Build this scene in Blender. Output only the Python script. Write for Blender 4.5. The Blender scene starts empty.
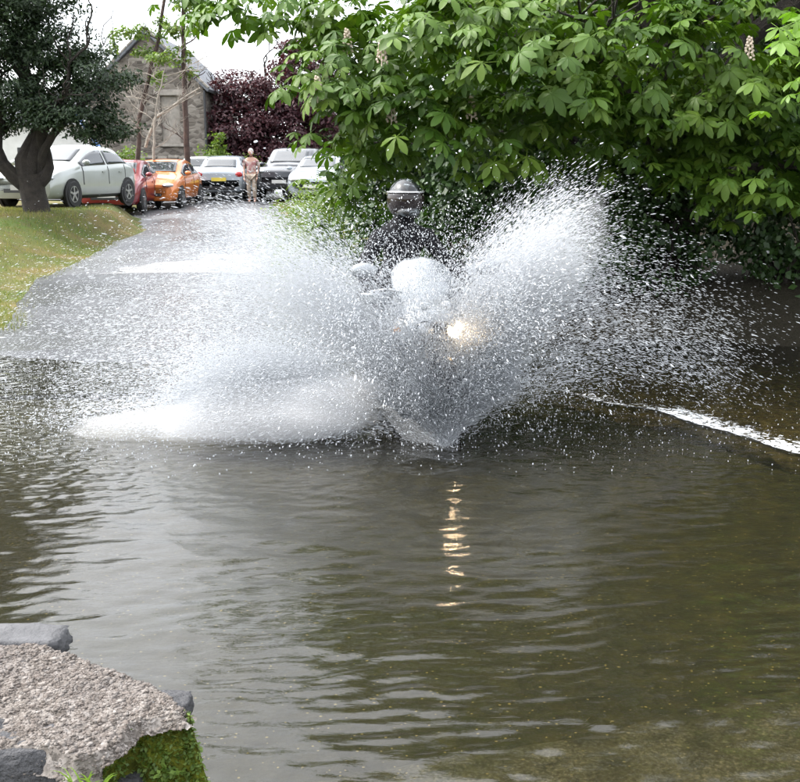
import bpy, bmesh, math, random
import numpy as np
from mathutils import Vector, Matrix, Euler, Quaternion
C = bpy.context.scene.collection
S = bpy.context.scene
R = math.radians
random.seed(7); RNG = np.random.default_rng(7)

# ------------------------------------------------------------------ camera
F = 1050.0; CAMZ = 1.8; PITCH = math.atan(226/F)
cd = bpy.data.cameras.new('camera'); cam = bpy.data.objects.new('camera', cd); C.objects.link(cam)
cam.location = (0, 0, CAMZ); cam.rotation_euler = (math.pi/2-PITCH, 0, 0)
cd.sensor_width = 36; cd.lens = F/800*36; cd.clip_start = .05; cd.clip_end = 2000
S.camera = cam
# ------------------------------------------------------------------ sky, sun, exposure
SUN_EL, SUN_AZ = R(50), R(-78)      # azimuth measured from +Y (away from camera) towards +X
w = bpy.data.worlds.new('World'); S.world = w; w.use_nodes = True
nt = w.node_tree; nt.nodes.clear()
wo = nt.nodes.new('ShaderNodeOutputWorld')
sky = nt.nodes.new('ShaderNodeTexSky'); sky.sky_type = 'NISHITA'; sky.sun_disc = False
sky.sun_elevation = SUN_EL; sky.sun_rotation = SUN_AZ; sky.dust_density = 3
bg = nt.nodes.new('ShaderNodeBackground'); bg.inputs[1].default_value = .07
nt.links.new(sky.outputs[0], bg.inputs[0])
cl = nt.nodes.new('ShaderNodeBackground'); cl.inputs[1].default_value = 1.5     # high thin white cloud
tc = nt.nodes.new('ShaderNodeTexCoord'); nz = nt.nodes.new('ShaderNodeTexNoise'); nz.inputs['Scale'].default_value = 2.2
nz.inputs['Detail'].default_value = 4
cr = nt.nodes.new('ShaderNodeValToRGB'); cr.color_ramp.elements[0].color = (.82, .86, .92, 1); cr.color_ramp.elements[1].color = (1, 1, 1, 1)
cr.color_ramp.elements[0].position = .3; cr.color_ramp.elements[1].position = .62
nt.links.new(tc.outputs['Generated'], nz.inputs['Vector']); nt.links.new(nz.outputs[0], cr.inputs[0]); # thin cloud glows brighter round the hidden sun
dt = nt.nodes.new('ShaderNodeVectorMath'); dt.operation = 'DOT_PRODUCT'; dt.inputs[1].default_value = (math.sin(SUN_AZ)*math.cos(SUN_EL), math.cos(SUN_AZ)*math.cos(SUN_EL), math.sin(SUN_EL))
nt.links.new(tc.outputs['Generated'], dt.inputs[0])
def wm(op, a, b):
    k = nt.nodes.new('ShaderNodeMath'); k.operation = op
    for q_, v_ in ((0, a), (1, b)):
        if hasattr(v_, 'is_linked'): nt.links.new(v_, k.inputs[q_])
        else: k.inputs[q_].default_value = v_
    return k.outputs[0]
nt.links.new(wm('ADD', wm('MULTIPLY', wm('POWER', wm('MAXIMUM', dt.outputs['Value'], 0), 4), 3.0), 1.32), cl.inputs[1])
nt.links.new(cr.outputs[0], cl.inputs[0])
ad = nt.nodes.new('ShaderNodeAddShader'); nt.links.new(bg.outputs[0], ad.inputs[0]); nt.links.new(cl.outputs[0], ad.inputs[1])
nt.links.new(ad.outputs[0], wo.inputs[0])
sl = bpy.data.lights.new('sun', 'SUN'); sl.energy = 2.6; sl.angle = R(4); sl.color = (1, .95, .87)
so = bpy.data.objects.new('sun', sl); C.objects.link(so)
sd = Vector((math.sin(SUN_AZ)*math.cos(SUN_EL), math.cos(SUN_AZ)*math.cos(SUN_EL), math.sin(SUN_EL)))
so.rotation_euler = sd.to_track_quat('Z', 'Y').to_euler(); so.location = sd*60
S.view_settings.view_transform = 'Standard'; S.view_settings.look = 'None'; S.view_settings.exposure = 0.75; S.view_settings.gamma = 1
S.cycles.max_bounces = 5; S.cycles.transparent_max_bounces = 10; S.cycles.diffuse_bounces = 3; S.cycles.glossy_bounces = 3; S.cycles.volume_bounces = 3
S.cycles.use_adaptive_sampling = True; S.cycles.adaptive_threshold = .04; S.cycles.adaptive_min_samples = 16; S.cycles.time_limit = 1150
S.cycles.use_denoising = True; S.cycles.caustics_reflective = False; S.cycles.caustics_refractive = False

# ------------------------------------------------------------------ helpers
cp, sp = math.cos(PITCH), math.sin(PITCH)
def ray(u, v):
    a = (u-400)/F; b = (391-v)/F
    return Vector((a, cp+b*sp, -sp+b*cp))
def P(u, v, z=0.0):
    d = ray(u, v); t = (z-CAMZ)/d.z
    return Vector((d.x*t, d.y*t, z))
def D(u, v, y):
    d = ray(u, v); t = y/d.y
    return Vector((d.x*t, y, CAMZ+d.z*t))
def project(p):   # arrays (n,3) -> u, v, depth
    x, y, z = p[:, 0], p[:, 1], p[:, 2]-CAMZ
    dep = y*cp-z*sp; up = y*sp+z*cp
    return 400+F*x/dep, 391-F*up/dep, dep

def hash2(ix, iy, seed):
    h = (ix.astype(np.int64)*374761393+iy.astype(np.int64)*668265263+seed*974634777) & 0xffffffff
    h = ((h ^ (h >> 13))*1274126177) & 0xffffffff
    return ((h ^ (h >> 16)) & 0xffff)/65535.0
def vn(x, y, seed=0):
    x = np.asarray(x, float); y = np.asarray(y, float)
    ix = np.floor(x); iy = np.floor(y); fx = x-ix; fy = y-iy
    fx = fx*fx*(3-2*fx); fy = fy*fy*(3-2*fy)
    a = hash2(ix, iy, seed); b = hash2(ix+1, iy, seed); c = hash2(ix, iy+1, seed); d = hash2(ix+1, iy+1, seed)
    return (a*(1-fx)+b*fx)*(1-fy)+(c*(1-fx)+d*fx)*fy
def fbm(x, y, seed=0, o=4):
    s = 0; a = .5
    for i in range(o):
        s = s+a*(vn(x, y, seed+i)-.5); x = x*2.03; y = y*2.03; a *= .5
    return s
def sst(a, b, x):
    t = np.clip((np.asarray(x, float)-a)/(b-a), 0, 1); return t*t*(3-2*t)

def tag(o, label=None, cat=None, group=None, kind=None):
    if label: o['label'] = label
    if cat: o['category'] = cat
    if group: o['group'] = group
    if kind: o['kind'] = kind
    return o
def thing(name, label, cat, loc=(0, 0, 0), rz=0, group=None):
    o = bpy.data.objects.new(name, None); C.objects.link(o); o.location = loc; o.rotation_euler = (0, 0, rz)
    return tag(o, label, cat, group)
def link(name, me, m=None, parent=None, smooth=False):
    if m is not None: me.materials.append(m)
    if smooth: me.shade_smooth()
    o = bpy.data.objects.new(name, me); C.objects.link(o)
    if parent is not None: o.parent = parent
    return o
def arr_mesh(name, v, f, rnd=None):
    """v (n,3) array, f (m,k) array of equal-size faces; rnd per face"""
    me = bpy.data.meshes.new(name); v = np.ascontiguousarray(v, dtype=np.float32); f = np.ascontiguousarray(f, dtype=np.int32)
    k = f.shape[1]
    me.vertices.add(len(v)); me.vertices.foreach_set('co', v.ravel())
    me.loops.add(f.size); me.loops.foreach_set('vertex_index', f.ravel())
    me.polygons.add(len(f)); me.polygons.foreach_set('loop_start', np.arange(0, f.size, k, dtype=np.int32))
    try: me.polygons.foreach_set('loop_total', np.full(len(f), k, dtype=np.int32))
    except Exception: pass
    if rnd is not None:
        a = me.attributes.new('rnd', 'FLOAT', 'FACE'); a.data.foreach_set('value', np.ascontiguousarray(rnd, dtype=np.float32))
    me.update(calc_edges=True); me.validate(); return me
class MB:
    def __init__(s): s.v = []; s.f = []
    def add(s, vs, fs):
        b = len(s.v); s.v += [tuple(x) for x in vs]; s.f += [tuple(b+i for i in f) for f in fs]; return s
    def box(s, c, d, M=None, taper=1.0):
        x, y, z = [q/2 for q in d]; vs = []
        for k in (-1, 1):
            t = taper if k > 0 else 1
            for i, j in ((-1, -1), (1, -1), (1, 1), (-1, 1)): vs.append(Vector((i*x*t, j*y*t, k*z)))
        if M is not None: vs = [M @ q for q in vs]
        vs = [q+Vector(c) for q in vs]
        return s.add(vs, [(3, 2, 1, 0), (4, 5, 6, 7), (0, 1, 5, 4), (1, 2, 6, 5), (2, 3, 7, 6), (3, 0, 4, 7)])
    def tube(s, pts, rad, n=8, cap=True):
        pts = [Vector(p) for p in pts]; m = len(pts)
        if not hasattr(rad, '__len__'): rad = [rad]*m
        ref = None; vs = []
        for i, p in enumerate(pts):
            t = (pts[min(i+1, m-1)]-pts[max(i-1, 0)]).normalized()
            if ref is None:
                ref = t.orthogonal().normalized()
            ref = (ref-t*ref.dot(t))
            ref = ref.normalized() if ref.length > 1e-6 else t.orthogonal().normalized()
            b = t.cross(ref)
            for k in range(n):
                a = 2*math.pi*k/n; vs.append(p+(ref*math.cos(a)+b*math.sin(a))*rad[i])
        fs = [(i*n+k, i*n+(k+1) % n, (i+1)*n+(k+1) % n, (i+1)*n+k) for i in range(m-1) for k in range(n)]
        if cap: fs += [tuple(range(n-1, -1, -1)), tuple((m-1)*n+k for k in range(n))]
        return s.add(vs, fs)
    def lathe(s, prof, n=20, M=None, c=(0, 0, 0)):
        """prof list of (r, h) about local Y axis (wheel axle)"""
        vs = []
        for r, h in prof:
            for k in range(n):
                a = 2*math.pi*k/n; q = Vector((r*math.cos(a), h, r*math.sin(a)))
                if M is not None: q = M @ q
                vs.append(q+Vector(c))
        fs = [(i*n+k, i*n+(k+1) % n, (i+1)*n+(k+1) % n, (i+1)*n+k) for i in range(len(prof)-1) for k in range(n)]
        return s.add(vs, fs)
    def ell(s, c, r, nu=16, nv=10, M=None, fn=None):
        vs = []; fs = []
        for j in range(nv+1):
            ph = math.pi*j/nv
            for i in range(nu):
                a = 2*math.pi*i/nu; q = Vector((math.sin(ph)*math.cos(a), math.sin(ph)*math.sin(a), math.cos(ph)))
                if fn: q = fn(q)
                q = Vector((q.x*r[0], q.y*r[1], q.z*r[2]))
                if M is not None: q = M @ q
                vs.append(q+Vector(c))
        for j in range(nv):
            for i in range(nu): fs.append((j*nu+i, (j+1)*nu+i, (j+1)*nu+(i+1) % nu, j*nu+(i+1) % nu))
        return s.add(vs, fs)
    def grid(s, fn, nu, nv):
        vs = [fn(i/nu, j/nv) for j in range(nv+1) for i in range(nu+1)]
        fs = [(j*(nu+1)+i, j*(nu+1)+i+1, (j+1)*(nu+1)+i+1, (j+1)*(nu+1)+i) for j in range(nv) for i in range(nu)]
        return s.add(vs, fs)
    def build(s, name, m, parent=None, smooth=True, bevel=0, angle=40, solid=0, subsurf=0):
        me = bpy.data.meshes.new(name); me.from_pydata(s.v, [], s.f)
        bm = bmesh.new(); bm.from_mesh(me); bmesh.ops.remove_doubles(bm, verts=bm.verts, dist=1e-6)
        bmesh.ops.recalc_face_normals(bm, faces=bm.faces)
        if bevel:
            bmesh.ops.bevel(bm, geom=[e for e in bm.edges if len(e.link_faces) == 2 and e.calc_face_angle(0) > R(30)], offset=bevel, segments=2, affect='EDGES', clamp_overlap=True)
        if smooth:
            for f in bm.faces: f.smooth = True
            for e in bm.edges:
                if len(e.link_faces) == 2 and e.calc_face_angle(0) > R(angle): e.smooth = False
        bm.to_mesh(me); bm.free(); me.materials.append(m)
        o = bpy.data.objects.new(name, me); C.objects.link(o)
        if parent is not None: o.parent = parent
        if solid: mo = o.modifiers.new('solid', 'SOLIDIFY'); mo.thickness = solid; mo.offset = 0
        if subsurf: mo = o.modifiers.new('sub', 'SUBSURF'); mo.levels = subsurf; mo.render_levels = subsurf
        return o

# ------------------------------------------------------------------ materials
KA = .77      # overall albedo calibration
class NT:
    def __init__(s, name):
        s.m = bpy.data.materials.new(name); s.m.use_nodes = True; s.t = s.m.node_tree; s.t.nodes.clear()
        s.out = s.n('ShaderNodeOutputMaterial')
    def n(s, t, **kw):
        k = s.t.nodes.new(t)
        for a, b in kw.items(): setattr(k, a, b)
        return k
    def l(s, a, b): s.t.links.new(a, b)
    def val(s, sock, v):
        if hasattr(v, 'links') or hasattr(v, 'is_linked'): s.l(v, sock)
        else: sock.default_value = v
    def pos(s, scale=(1, 1, 1), obj=False):
        g = s.n('ShaderNodeTexCoord').outputs['Object'] if obj else s.n('ShaderNodeNewGeometry').outputs['Position']
        m = s.n('ShaderNodeMapping'); m.inputs['Scale'].default_value = scale; s.l(g, m.inputs[0]); return m.outputs[0]
    def noise(s, vec, scale, detail=4, rough=.55, dist=0):
        k = s.n('ShaderNodeTexNoise'); s.l(vec, k.inputs['Vector']); k.inputs['Scale'].default_value = scale
        k.inputs['Detail'].default_value = detail; k.inputs['Roughness'].default_value = rough; k.inputs['Distortion'].default_value = dist
        return k.outputs[0]
    def voro(s, vec, scale, feature='F1', out=0, rand=1):
        k = s.n('ShaderNodeTexVoronoi', feature=feature); s.l(vec, k.inputs['Vector']); k.inputs['Scale'].default_value = scale
        k.inputs['Randomness'].default_value = rand
        return k.outputs[out]
    def ramp(s, fac, stops):
        k = s.n('ShaderNodeValToRGB'); e = k.color_ramp.elements
        while len(e) < len(stops): e.new(.5)
        for i, (p, c) in enumerate(stops):
            e[i].position = p
            c = tuple(x*KA for x in c) if hasattr(c, '__len__') else (c, c, c)
            e[i].color = tuple(c)[:3]+(1,)
        s.l(fac, k.inputs[0]); return k.outputs[0]
    def mix(s, fac, a, b, mode='MIX'):
        k = s.n('ShaderNodeMix', data_type='RGBA', blend_type=mode)
        s.val(k.inputs[0], fac)
        for sock, v in ((k.inputs[6], a), (k.inputs[7], b)):
            if hasattr(v, 'is_linked'): s.l(v, sock)
            else: sock.default_value = (tuple(x*KA for x in v[:3]) if mode == 'MIX' else tuple(v)[:3])+(1,)
        return k.outputs[2]
    def math(s, op, a, b=0, clamp=False):
        k = s.n('ShaderNodeMath', operation=op, use_clamp=clamp); s.val(k.inputs[0], a); s.val(k.inputs[1], b); return k.outputs[0]
    def bump(s, h, dist=.01, strength=1, normal=None):
        k = s.n('ShaderNodeBump'); k.inputs['Strength'].default_value = strength; k.inputs['Distance'].default_value = dist
        s.l(h, k.inputs['Height'])
        if normal is not None: s.l(normal, k.inputs['Normal'])
        return k.outputs[0]
    def prin(s, base, rough=.6, metal=0, normal=None, spec=.5, **kw):
        k = s.n('ShaderNodeBsdfPrincipled')
        if hasattr(base, 'is_linked'): s.l(base, k.inputs['Base Color'])
        else: k.inputs['Base Color'].default_value = tuple(base)[:3]+(1,)
        s.val(k.inputs['Roughness'], rough); s.val(k.inputs['Metallic'], metal); k.inputs['Specular IOR Level'].default_value = spec
        if normal is not None: s.l(normal, k.inputs['Normal'])
        for a, b in kw.items(): s.val(k.inputs[a.replace('_', ' ')], b)
        return k.outputs[0]
    def done(s, sh): s.l(sh, s.out.inputs[0]); return s.m

def simple(name, col, rough=.5, metal=0, var=.25, sc=6, bump=0, coat=0, obj=True, spec=.5):
    t = NT(name); p = t.pos(obj=obj)
    n = t.noise(p, sc, 5)
    dk = tuple(c*(1-var) for c in col); lt = tuple(min(1, c*(1+var)) for c in col)
    c = t.ramp(n, [(.3, dk), (.7, lt)])
    nm = t.bump(t.noise(p, sc*6, 4), bump) if bump else None
    return t.done(t.prin(c, rough, metal, nm, spec, Coat_Weight=coat))
def paint(name, col, rough=.3):
    t = NT(name); p = t.pos(obj=True); n = t.noise(p, 3, 6)
    c = t.mix(t.ramp(n, [(.45, 0), (.75, .25)]), col, tuple(x*.6+.05 for x in col))
    return t.done(t.prin(c, rough, .25, None, Coat_Weight=.8, Coat_Roughness=.06))
def leafmat(name, stops, trans=.35, rough=.45, veins=False, spec=.4, tcol=None):
    t = NT(name)
    a = t.n('ShaderNodeAttribute', attribute_name='rnd').outputs['Fac']
    oi = t.n('ShaderNodeObjectInfo').outputs['Random']
    r = t.math('FRACT', t.math('ADD', a, oi))
    c = t.ramp(r, stops)
    big = t.noise(t.pos(), .9, 3)
    c = t.mix(t.ramp(big, [(.35, 0), (.7, .35)]), c, tuple(min(1, x*1.6) for x in stops[-1][1]))
    pr = t.prin(c, rough, spec=spec)
    tr = t.n('ShaderNodeBsdfTranslucent'); t.l(t.mix(1, c, tcol or (1.3, 1.5, .5), 'MULTIPLY'), tr.inputs[0])
    m = t.n('ShaderNodeMixShader'); m.inputs[0].default_value = trans; t.l(pr, m.inputs[1]); t.l(tr.outputs[0], m.inputs[2])
    return t.done(m.outputs[0])

M_BARK = simple('bark', (.035, .028, .022), .9, sc=9, var=.5, bump=.03)
M_BARKPALE = simple('pale bare wood', (.36, .32, .27), .85, sc=9, var=.3, bump=.01)
M_BARKRED = simple('reddish bark', (.075, .048, .04), .9, sc=7, var=.5, bump=.02)
M_CHEST = leafmat('chestnut leaf', [(0, (.028, .075, .008)), (.35, (.05, .115, .010)), (.75, (.075, .15, .014)), (1, (.12, .19, .022))], .22, .5, spec=.28)
M_CHESTLIT = leafmat('backlit lime chestnut leaf', [(0, (.13, .26, .03)), (1, (.2, .34, .05))], .4, .45)  # lime leaves; the light shining through them is put into the brighter colour
M_YEW = leafmat('yew needles', [(0, (.008, .020, .008)), (.6, (.015, .034, .012)), (1, (.034, .062, .018))], .12, .6)
M_BEECH = leafmat('copper beech leaf', [(0, (.035, .012, .018)), (.6, (.06, .02, .028)), (1, (.11, .045, .05))], .2, .5, tcol=(1.5, .7, .6))
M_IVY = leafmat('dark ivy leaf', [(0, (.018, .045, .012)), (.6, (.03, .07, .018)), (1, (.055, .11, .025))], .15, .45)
M_BUSH = leafmat('bush leaf', [(0, (.07, .13, .025)), (.6, (.11, .18, .035)), (1, (.2, .26, .06))], .35, .5)
M_WOODS = leafmat('woodland leaf', [(0, (.025, .05, .018)), (.6, (.04, .08, .025)), (1, (.07, .12, .03))], .2, .55)
M_GRASS = leafmat('grass blade', [(0, (.08, .14, .025)), (.6, (.15, .17, .04)), (1, (.30, .24, .10))], .35, .6)
M_STRAND = leafmat('grass strand', [(0, (.14, .22, .04)), (1, (.2, .3, .06))], .35, .5)
M_BLACK = simple('black rubber', (.018, .018, .019), .75, sc=20)
M_PLASTIC = simple('dark plastic', (.03, .031, .034), .45, sc=12)
M_CHROME = simple('brushed metal', (.6, .6, .6), .25, 1, var=.1)
M_ALLOY = simple('alloy wheel', (.5, .5, .51), .35, .8, var=.15)

# ------------------------------------------------------------------ layout functions (metres; water surface at z = 0)
def road_z(y):
    y = np.asarray(y, float)
    return np.where(y < 10.2, (y-10.2)*.075, 0.62*np.clip((y-10.2)/28, 0, 1)**1.15)
def x_left(y):  y = np.asarray(y, float); return -4.55-(y-12)*.175-.25*np.sin(y*.5)*sst(9, 14, y)
def x_right(y): y = np.asarray(y, float); return .6-(y-10)*.19
def ground_z(x, y):
    x = np.asarray(x, float); y = np.asarray(y, float)
    rz = road_z(y)
    plat = .12+.74*sst(11.5, 23, y)-.24*sst(27, 33, y)
    tl = sst(0, 1, (x_left(y)-x-.05+.85*sst(21.5, 25, y)*(1-sst(28, 30.5, y)))/(2.0-1.2*sst(20, 24, y)))
    z = rz+tl*(plat-rz)
    tr = sst(0.1, 2.5, x-x_right(y)); bank = .45+.5*sst(12, 20, y)+.35*sst(2, 7, x)
    z = z+tr*(bank-z)*sst(10.6, 12.2, y)
    z = np.where((x < x_left(y)) & (y < 12.2), np.minimum(z, -.35+(y-10.6)*.34), z)
    z = z-.45*(1-sst(9.7, 11.5, y))*np.where(tr > 0, 1, .6)
    far = sst(45, 160, y)*3
    return z+far+.05*fbm(x*.8, y*.8, 3)*(1-((x > x_left(y)-.1) & (x < x_right(y)+.1)))-.02

def sheet(name, xs, ys, zf, m, parent=None):
    X, Y = np.meshgrid(xs, ys); Z = zf(X, Y)
    nx, ny = len(xs), len(ys)
    v = np.stack([X.ravel(), Y.ravel(), np.broadcast_to(Z, X.shape).ravel()], 1)
    i = np.arange(nx*ny).reshape(ny, nx)
    f = np.stack([i[:-1, :-1].ravel(), i[:-1, 1:].ravel(), i[1:, 1:].ravel(), i[1:, :-1].ravel()], 1)
    return link(name, arr_mesh(name, v, f), m, parent, smooth=True)

# ground
t = NT('verge ground'); p = t.pos()
n1 = t.noise(p, .9, 5); n2 = t.noise(p, 7, 5); n3 = t.noise(p, 40, 4)
c = t.ramp(n1, [(.35, (.085, .14, .025)), (.5, (.14, .15, .04)), (.62, (.22, .165, .07))])
c = t.mix(t.ramp(n2, [(.45, 0), (.65, .7)]), c, (.12, .095, .05))
c = t.mix(t.ramp(n3, [(.4, 0), (.7, .5)]), c, (.06, .07, .02))
nrm = t.bump(n3, .03, .7)
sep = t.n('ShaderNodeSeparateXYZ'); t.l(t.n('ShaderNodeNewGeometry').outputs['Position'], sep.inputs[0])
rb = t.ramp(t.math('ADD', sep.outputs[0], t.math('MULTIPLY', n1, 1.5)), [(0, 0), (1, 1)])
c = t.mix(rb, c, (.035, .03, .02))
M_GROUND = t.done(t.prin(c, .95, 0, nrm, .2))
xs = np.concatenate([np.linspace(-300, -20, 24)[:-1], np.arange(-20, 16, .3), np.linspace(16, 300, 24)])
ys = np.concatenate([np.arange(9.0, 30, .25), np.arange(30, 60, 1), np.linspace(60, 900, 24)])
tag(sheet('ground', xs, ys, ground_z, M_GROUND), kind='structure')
xs2 = np.linspace(-300, 300, 13); ys2 = np.array([-300, -100, -30, -6.0, 0, 3, 9.05])
tag(sheet('lower_ground', xs2, ys2, lambda X, Y: -.62+0*X, M_GROUND), kind='structure')

# road: asphalt in two surfacings that meet at a joint 16 m out
def asphalt(name, a, b, rough, shore=0):
    t = NT(name); p = t.pos(); v = t.voro(p, 60, 'F1', 0); g = t.noise(p, 1.1, 6); f = t.noise(p, 120, 3)
    c = t.ramp(g, [(.3, a), (.7, b)]); c = t.mix(t.ramp(f, [(.4, 0), (.7, .5)]), c, tuple(x*1.7 for x in b))
    wet = t.noise(t.pos((1, .5, 1)), .8, 4)
    rr = t.ramp(wet, [(.4, rough*.4), (.62, rough)])
    if shore:      # running wet next to the water
        sy = t.n('ShaderNodeSeparateXYZ'); t.l(p, sy.inputs[0]); rr = t.math('MINIMUM', rr, t.math('ADD', t.math('MULTIPLY', t.math('SUBTRACT', sy.outputs[1], 9.6), .10), .07))
    return t.done(t.prin(c, rr, 0, t.bump(t.mix(.5, v, f), .008, .8), .5))
M_ASPH_N = asphalt('wet dark asphalt', (.055, .057, .062), (.085, .088, .095), .38, 1)
M_ASPH_F = asphalt('pale worn asphalt', (.085, .087, .092), (.125, .128, .134), .5)
JO = 16.4
def road(name, y0, y1, step, m, dz=0):
    ys = np.arange(y0, y1+.001, step); us = np.linspace(0, 1, 33)
    U, Y = np.meshgrid(us, ys); xl = x_left(Y); xr = x_right(Y)
    X = xl+(xr-xl)*U+np.where((U == 0) | (U == 1), .12*fbm(Y*2, U*5, 9), 0)
    Z = road_z(Y)+.05*(1-(2*U-1)**2)-.02+dz+.012*fbm(X*1.3, Y*1.3, 5)
    v = np.stack([X.ravel(), Y.ravel(), Z.ravel()], 1); i = np.arange(v.shape[0]).reshape(len(ys), 33)
    f = np.stack([i[:-1, :-1].ravel(), i[:-1, 1:].ravel(), i[1:, 1:].ravel(), i[1:, :-1].ravel()], 1)
    return tag(link(name, arr_mesh(name, v, f), m, smooth=True), kind='structure')
road('road', 8.6, JO, .12, M_ASPH_N, .022)
road('road', JO, 37.0, .4, M_ASPH_F, .0)
M_PALE = simple('pale road patch', (.27, .27, .27), .5, sc=9, var=.45, obj=False)  # paler mottled strip lying on the road just past the joint
ys = np.arange(JO+.02, 19.4, .15); us = np.linspace(0, 1, 30); U, Y = np.meshgrid(us, ys)
e0 = -4.9+.5*fbm(Y*3, Y*0, 91)*2+(Y-JO)*.55; e1 = -2.2+.5*fbm(Y*4, Y*0, 92)*2-(Y-JO)*.12; X = e0+(e1-e0)*U; UU = (X-x_left(Y))/(x_right(Y)-x_left(Y))
Z = road_z(Y)+.05*(1-(2*UU-1)**2)-.02+.012*fbm(X*1.3, Y*1.3, 5)+.006; v = np.stack([X.ravel(), Y.ravel(), Z.ravel()], 1); i = np.arange(len(v)).reshape(X.shape)
f = np.stack([i[:-1, :-1].ravel(), i[:-1, 1:].ravel(), i[1:, 1:].ravel(), i[1:, :-1].ravel()], 1)
tag(link('road_patch', arr_mesh('road_patch', v, f), M_PALE, smooth=True), kind='structure')
# car park surface at the top of the road
cpx = np.linspace(-16, 2, 40); cpy = np.linspace(36.5, 60, 40)
tag(sheet('car_park', cpx, cpy, lambda X, Y: np.maximum(ground_z(X, Y), .61)+.03, M_ASPH_F), kind='structure')

# ------------------------------------------------------------------ stream: bed, weir step, water
WA = P(528, 381); WB = P(806, 452)
wd = (WB-WA).normalized(); wn = Vector((-wd.y, wd.x, 0))
if wn.y < 0: wn = -wn
def weir_s(X, Y):      # signed distance beyond the ford's downstream edge, only right of its left end
    s = (X-WA.x)*wn.x+(Y-WA.y)*wn.y; a = (X-WA.x)*wd.x+(Y-WA.y)*wd.y
    s = s+.05*np.sin(a*3.1)+.03*np.sin(a*7.3+1)
    return s, a
RA = P(200, 772); RB = P(806, 678); rd = (RB-RA).normalized(); rn = Vector((-rd.y, rd.x, 0))
if rn.y < 0: rn = -rn
def ramp_s(X, Y):
    a = (X-RA.x)*rd.x+(Y-RA.y)*rd.y
    return (X-RA.x)*rn.x+(Y-RA.y)*rn.y+.05*np.sin(a*2.2)+.02*np.sin(a*6), a
def bed_z(X, Y):
    s, a = weir_s(X, Y); on = sst(-1.2, .2, a)
    z = -.13+.03*fbm(X*.7, Y*.7, 21)
    z = z-.10*sst(-.03, .06, s)*on
    r, _ = ramp_s(X, Y); z = z+.095*(1-sst(-.06, .05, r))
    z = z+.014*fbm(X*14, Y*14, 22, 3)+.02*sst(.62, .75, vn(X*6, Y*6, 30))*on*sst(0, .2, s)*3
    return np.where(Y > 9.2, np.minimum(z, -.12), z)
t = NT('stream bed'); p = t.pos()
v1 = t.voro(p, 38, 'F1', 1); d1 = t.voro(p, 38, 'F1', 0); n1 = t.noise(p, .9, 4); n2 = t.noise(p, 9, 5)
c = t.ramp(n1, [(.35, (.07, .064, .048)), (.5, (.062, .056, .03)), (.65, (.05, .055, .018))])
sx = t.n('ShaderNodeSeparateXYZ'); t.l(t.n('ShaderNodeNewGeometry').outputs['Position'], sx.inputs[0])
c2 = t.ramp(n2, [(.3, (.022, .020, .005)), (.55, (.058, .050, .012)), (.75, (.11, .09, .025))])
def lin(vec, off, k):
    d_ = t.n('ShaderNodeVectorMath', operation='DOT_PRODUCT'); d_.inputs[1].default_value = tuple(vec); t.l(t.n('ShaderNodeNewGeometry').outputs['Position'], d_.inputs[0])
    return t.math('MULTIPLY', t.math('ADD', t.math('SUBTRACT', d_.outputs['Value'], off), t.math('MULTIPLY', t.math('SUBTRACT', n2, .5), .5)), k, True)
slab = t.math('MULTIPLY', lin((-.35, 1, 0), 6.4, .5), .9)
pool = lin(wn, WA.dot(wn)+.02, 5)
pool = t.math('MULTIPLY', pool, lin((1, 0, 0), .9, 2))
c = t.mix(slab, c, t.ramp(n2, [(.3, (.15, .15, .15)), (.7, (.26, .26, .26))]))
fx = t.math('MULTIPLY', t.math('ADD', t.math('ADD', sx.outputs[0], .6), t.math('MULTIPLY', n1, .8)), .42, True)
c = t.mix(fx, c, c2); c = t.mix(pool, c, t.ramp(n2, [(.3, (.06, .042, .015)), (.5, (.19, .135, .045)), (.7, (.34, .27, .12))]))
sv = t.n('ShaderNodeSeparateColor'); t.l(v1, sv.inputs[0])
c = t.mix(t.math('MULTIPLY', sv.outputs[0], .5), c, (.02, .018, .01))
pf = t.pos((1, 1.2, 1)); vf = t.voro(pf, 85, 'F1', 1); df_ = t.math('ADD', t.voro(pf, 85, 'F1', 0), t.math('MULTIPLY', t.math('SUBTRACT', t.noise(pf, 130, 2), .5), .5)); sf = t.n('ShaderNodeSeparateColor'); t.l(vf, sf.inputs[0])
fl = t.math('GREATER_THAN', sf.outputs[1], .94); dn = t.math('LESS_THAN', df_, t.math('MULTIPLY', sf.outputs[0], .5)); fl = t.math('MULTIPLY', fl, dn)
c = t.mix(t.math('MULTIPLY', fl, .75), c, (.62, .50, .20))
dr_ = t.n('ShaderNodeVectorMath', operation='DOT_PRODUCT'); dr_.inputs[1].default_value = tuple(rn); t.l(t.n('ShaderNodeNewGeometry').outputs['Position'], dr_.inputs[0])
rr_ = t.math('ADD', t.math('MULTIPLY', t.math('SUBTRACT', dr_.outputs['Value'], RA.dot(rn)-.03), -9), t.math('MULTIPLY', t.math('SUBTRACT', n2, .5), 1.5), True)
gv = t.noise(p, 75, 6, .75); c = t.mix(t.math('MULTIPLY', rr_, t.ramp(t.noise(p, 5, 4), [(.35, .35), (.65, .9)])), c, t.ramp(gv, [(.38, (.08, .073, .058)), (.55, (.20, .185, .155)), (.68, (.5, .46, .38))]))  # pale gravel on the near ramp; water-film sheen and glints painted in as grey
M_BED = t.done(t.prin(c, .8, 0, t.bump(d1, .01, .6), .3))
tag(sheet('stream_bed', np.arange(-9, 9.01, .05), np.concatenate([np.arange(1.4, 6, .035), np.arange(6, 12.8, .06)]), bed_z, M_BED), kind='structure')

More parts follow.
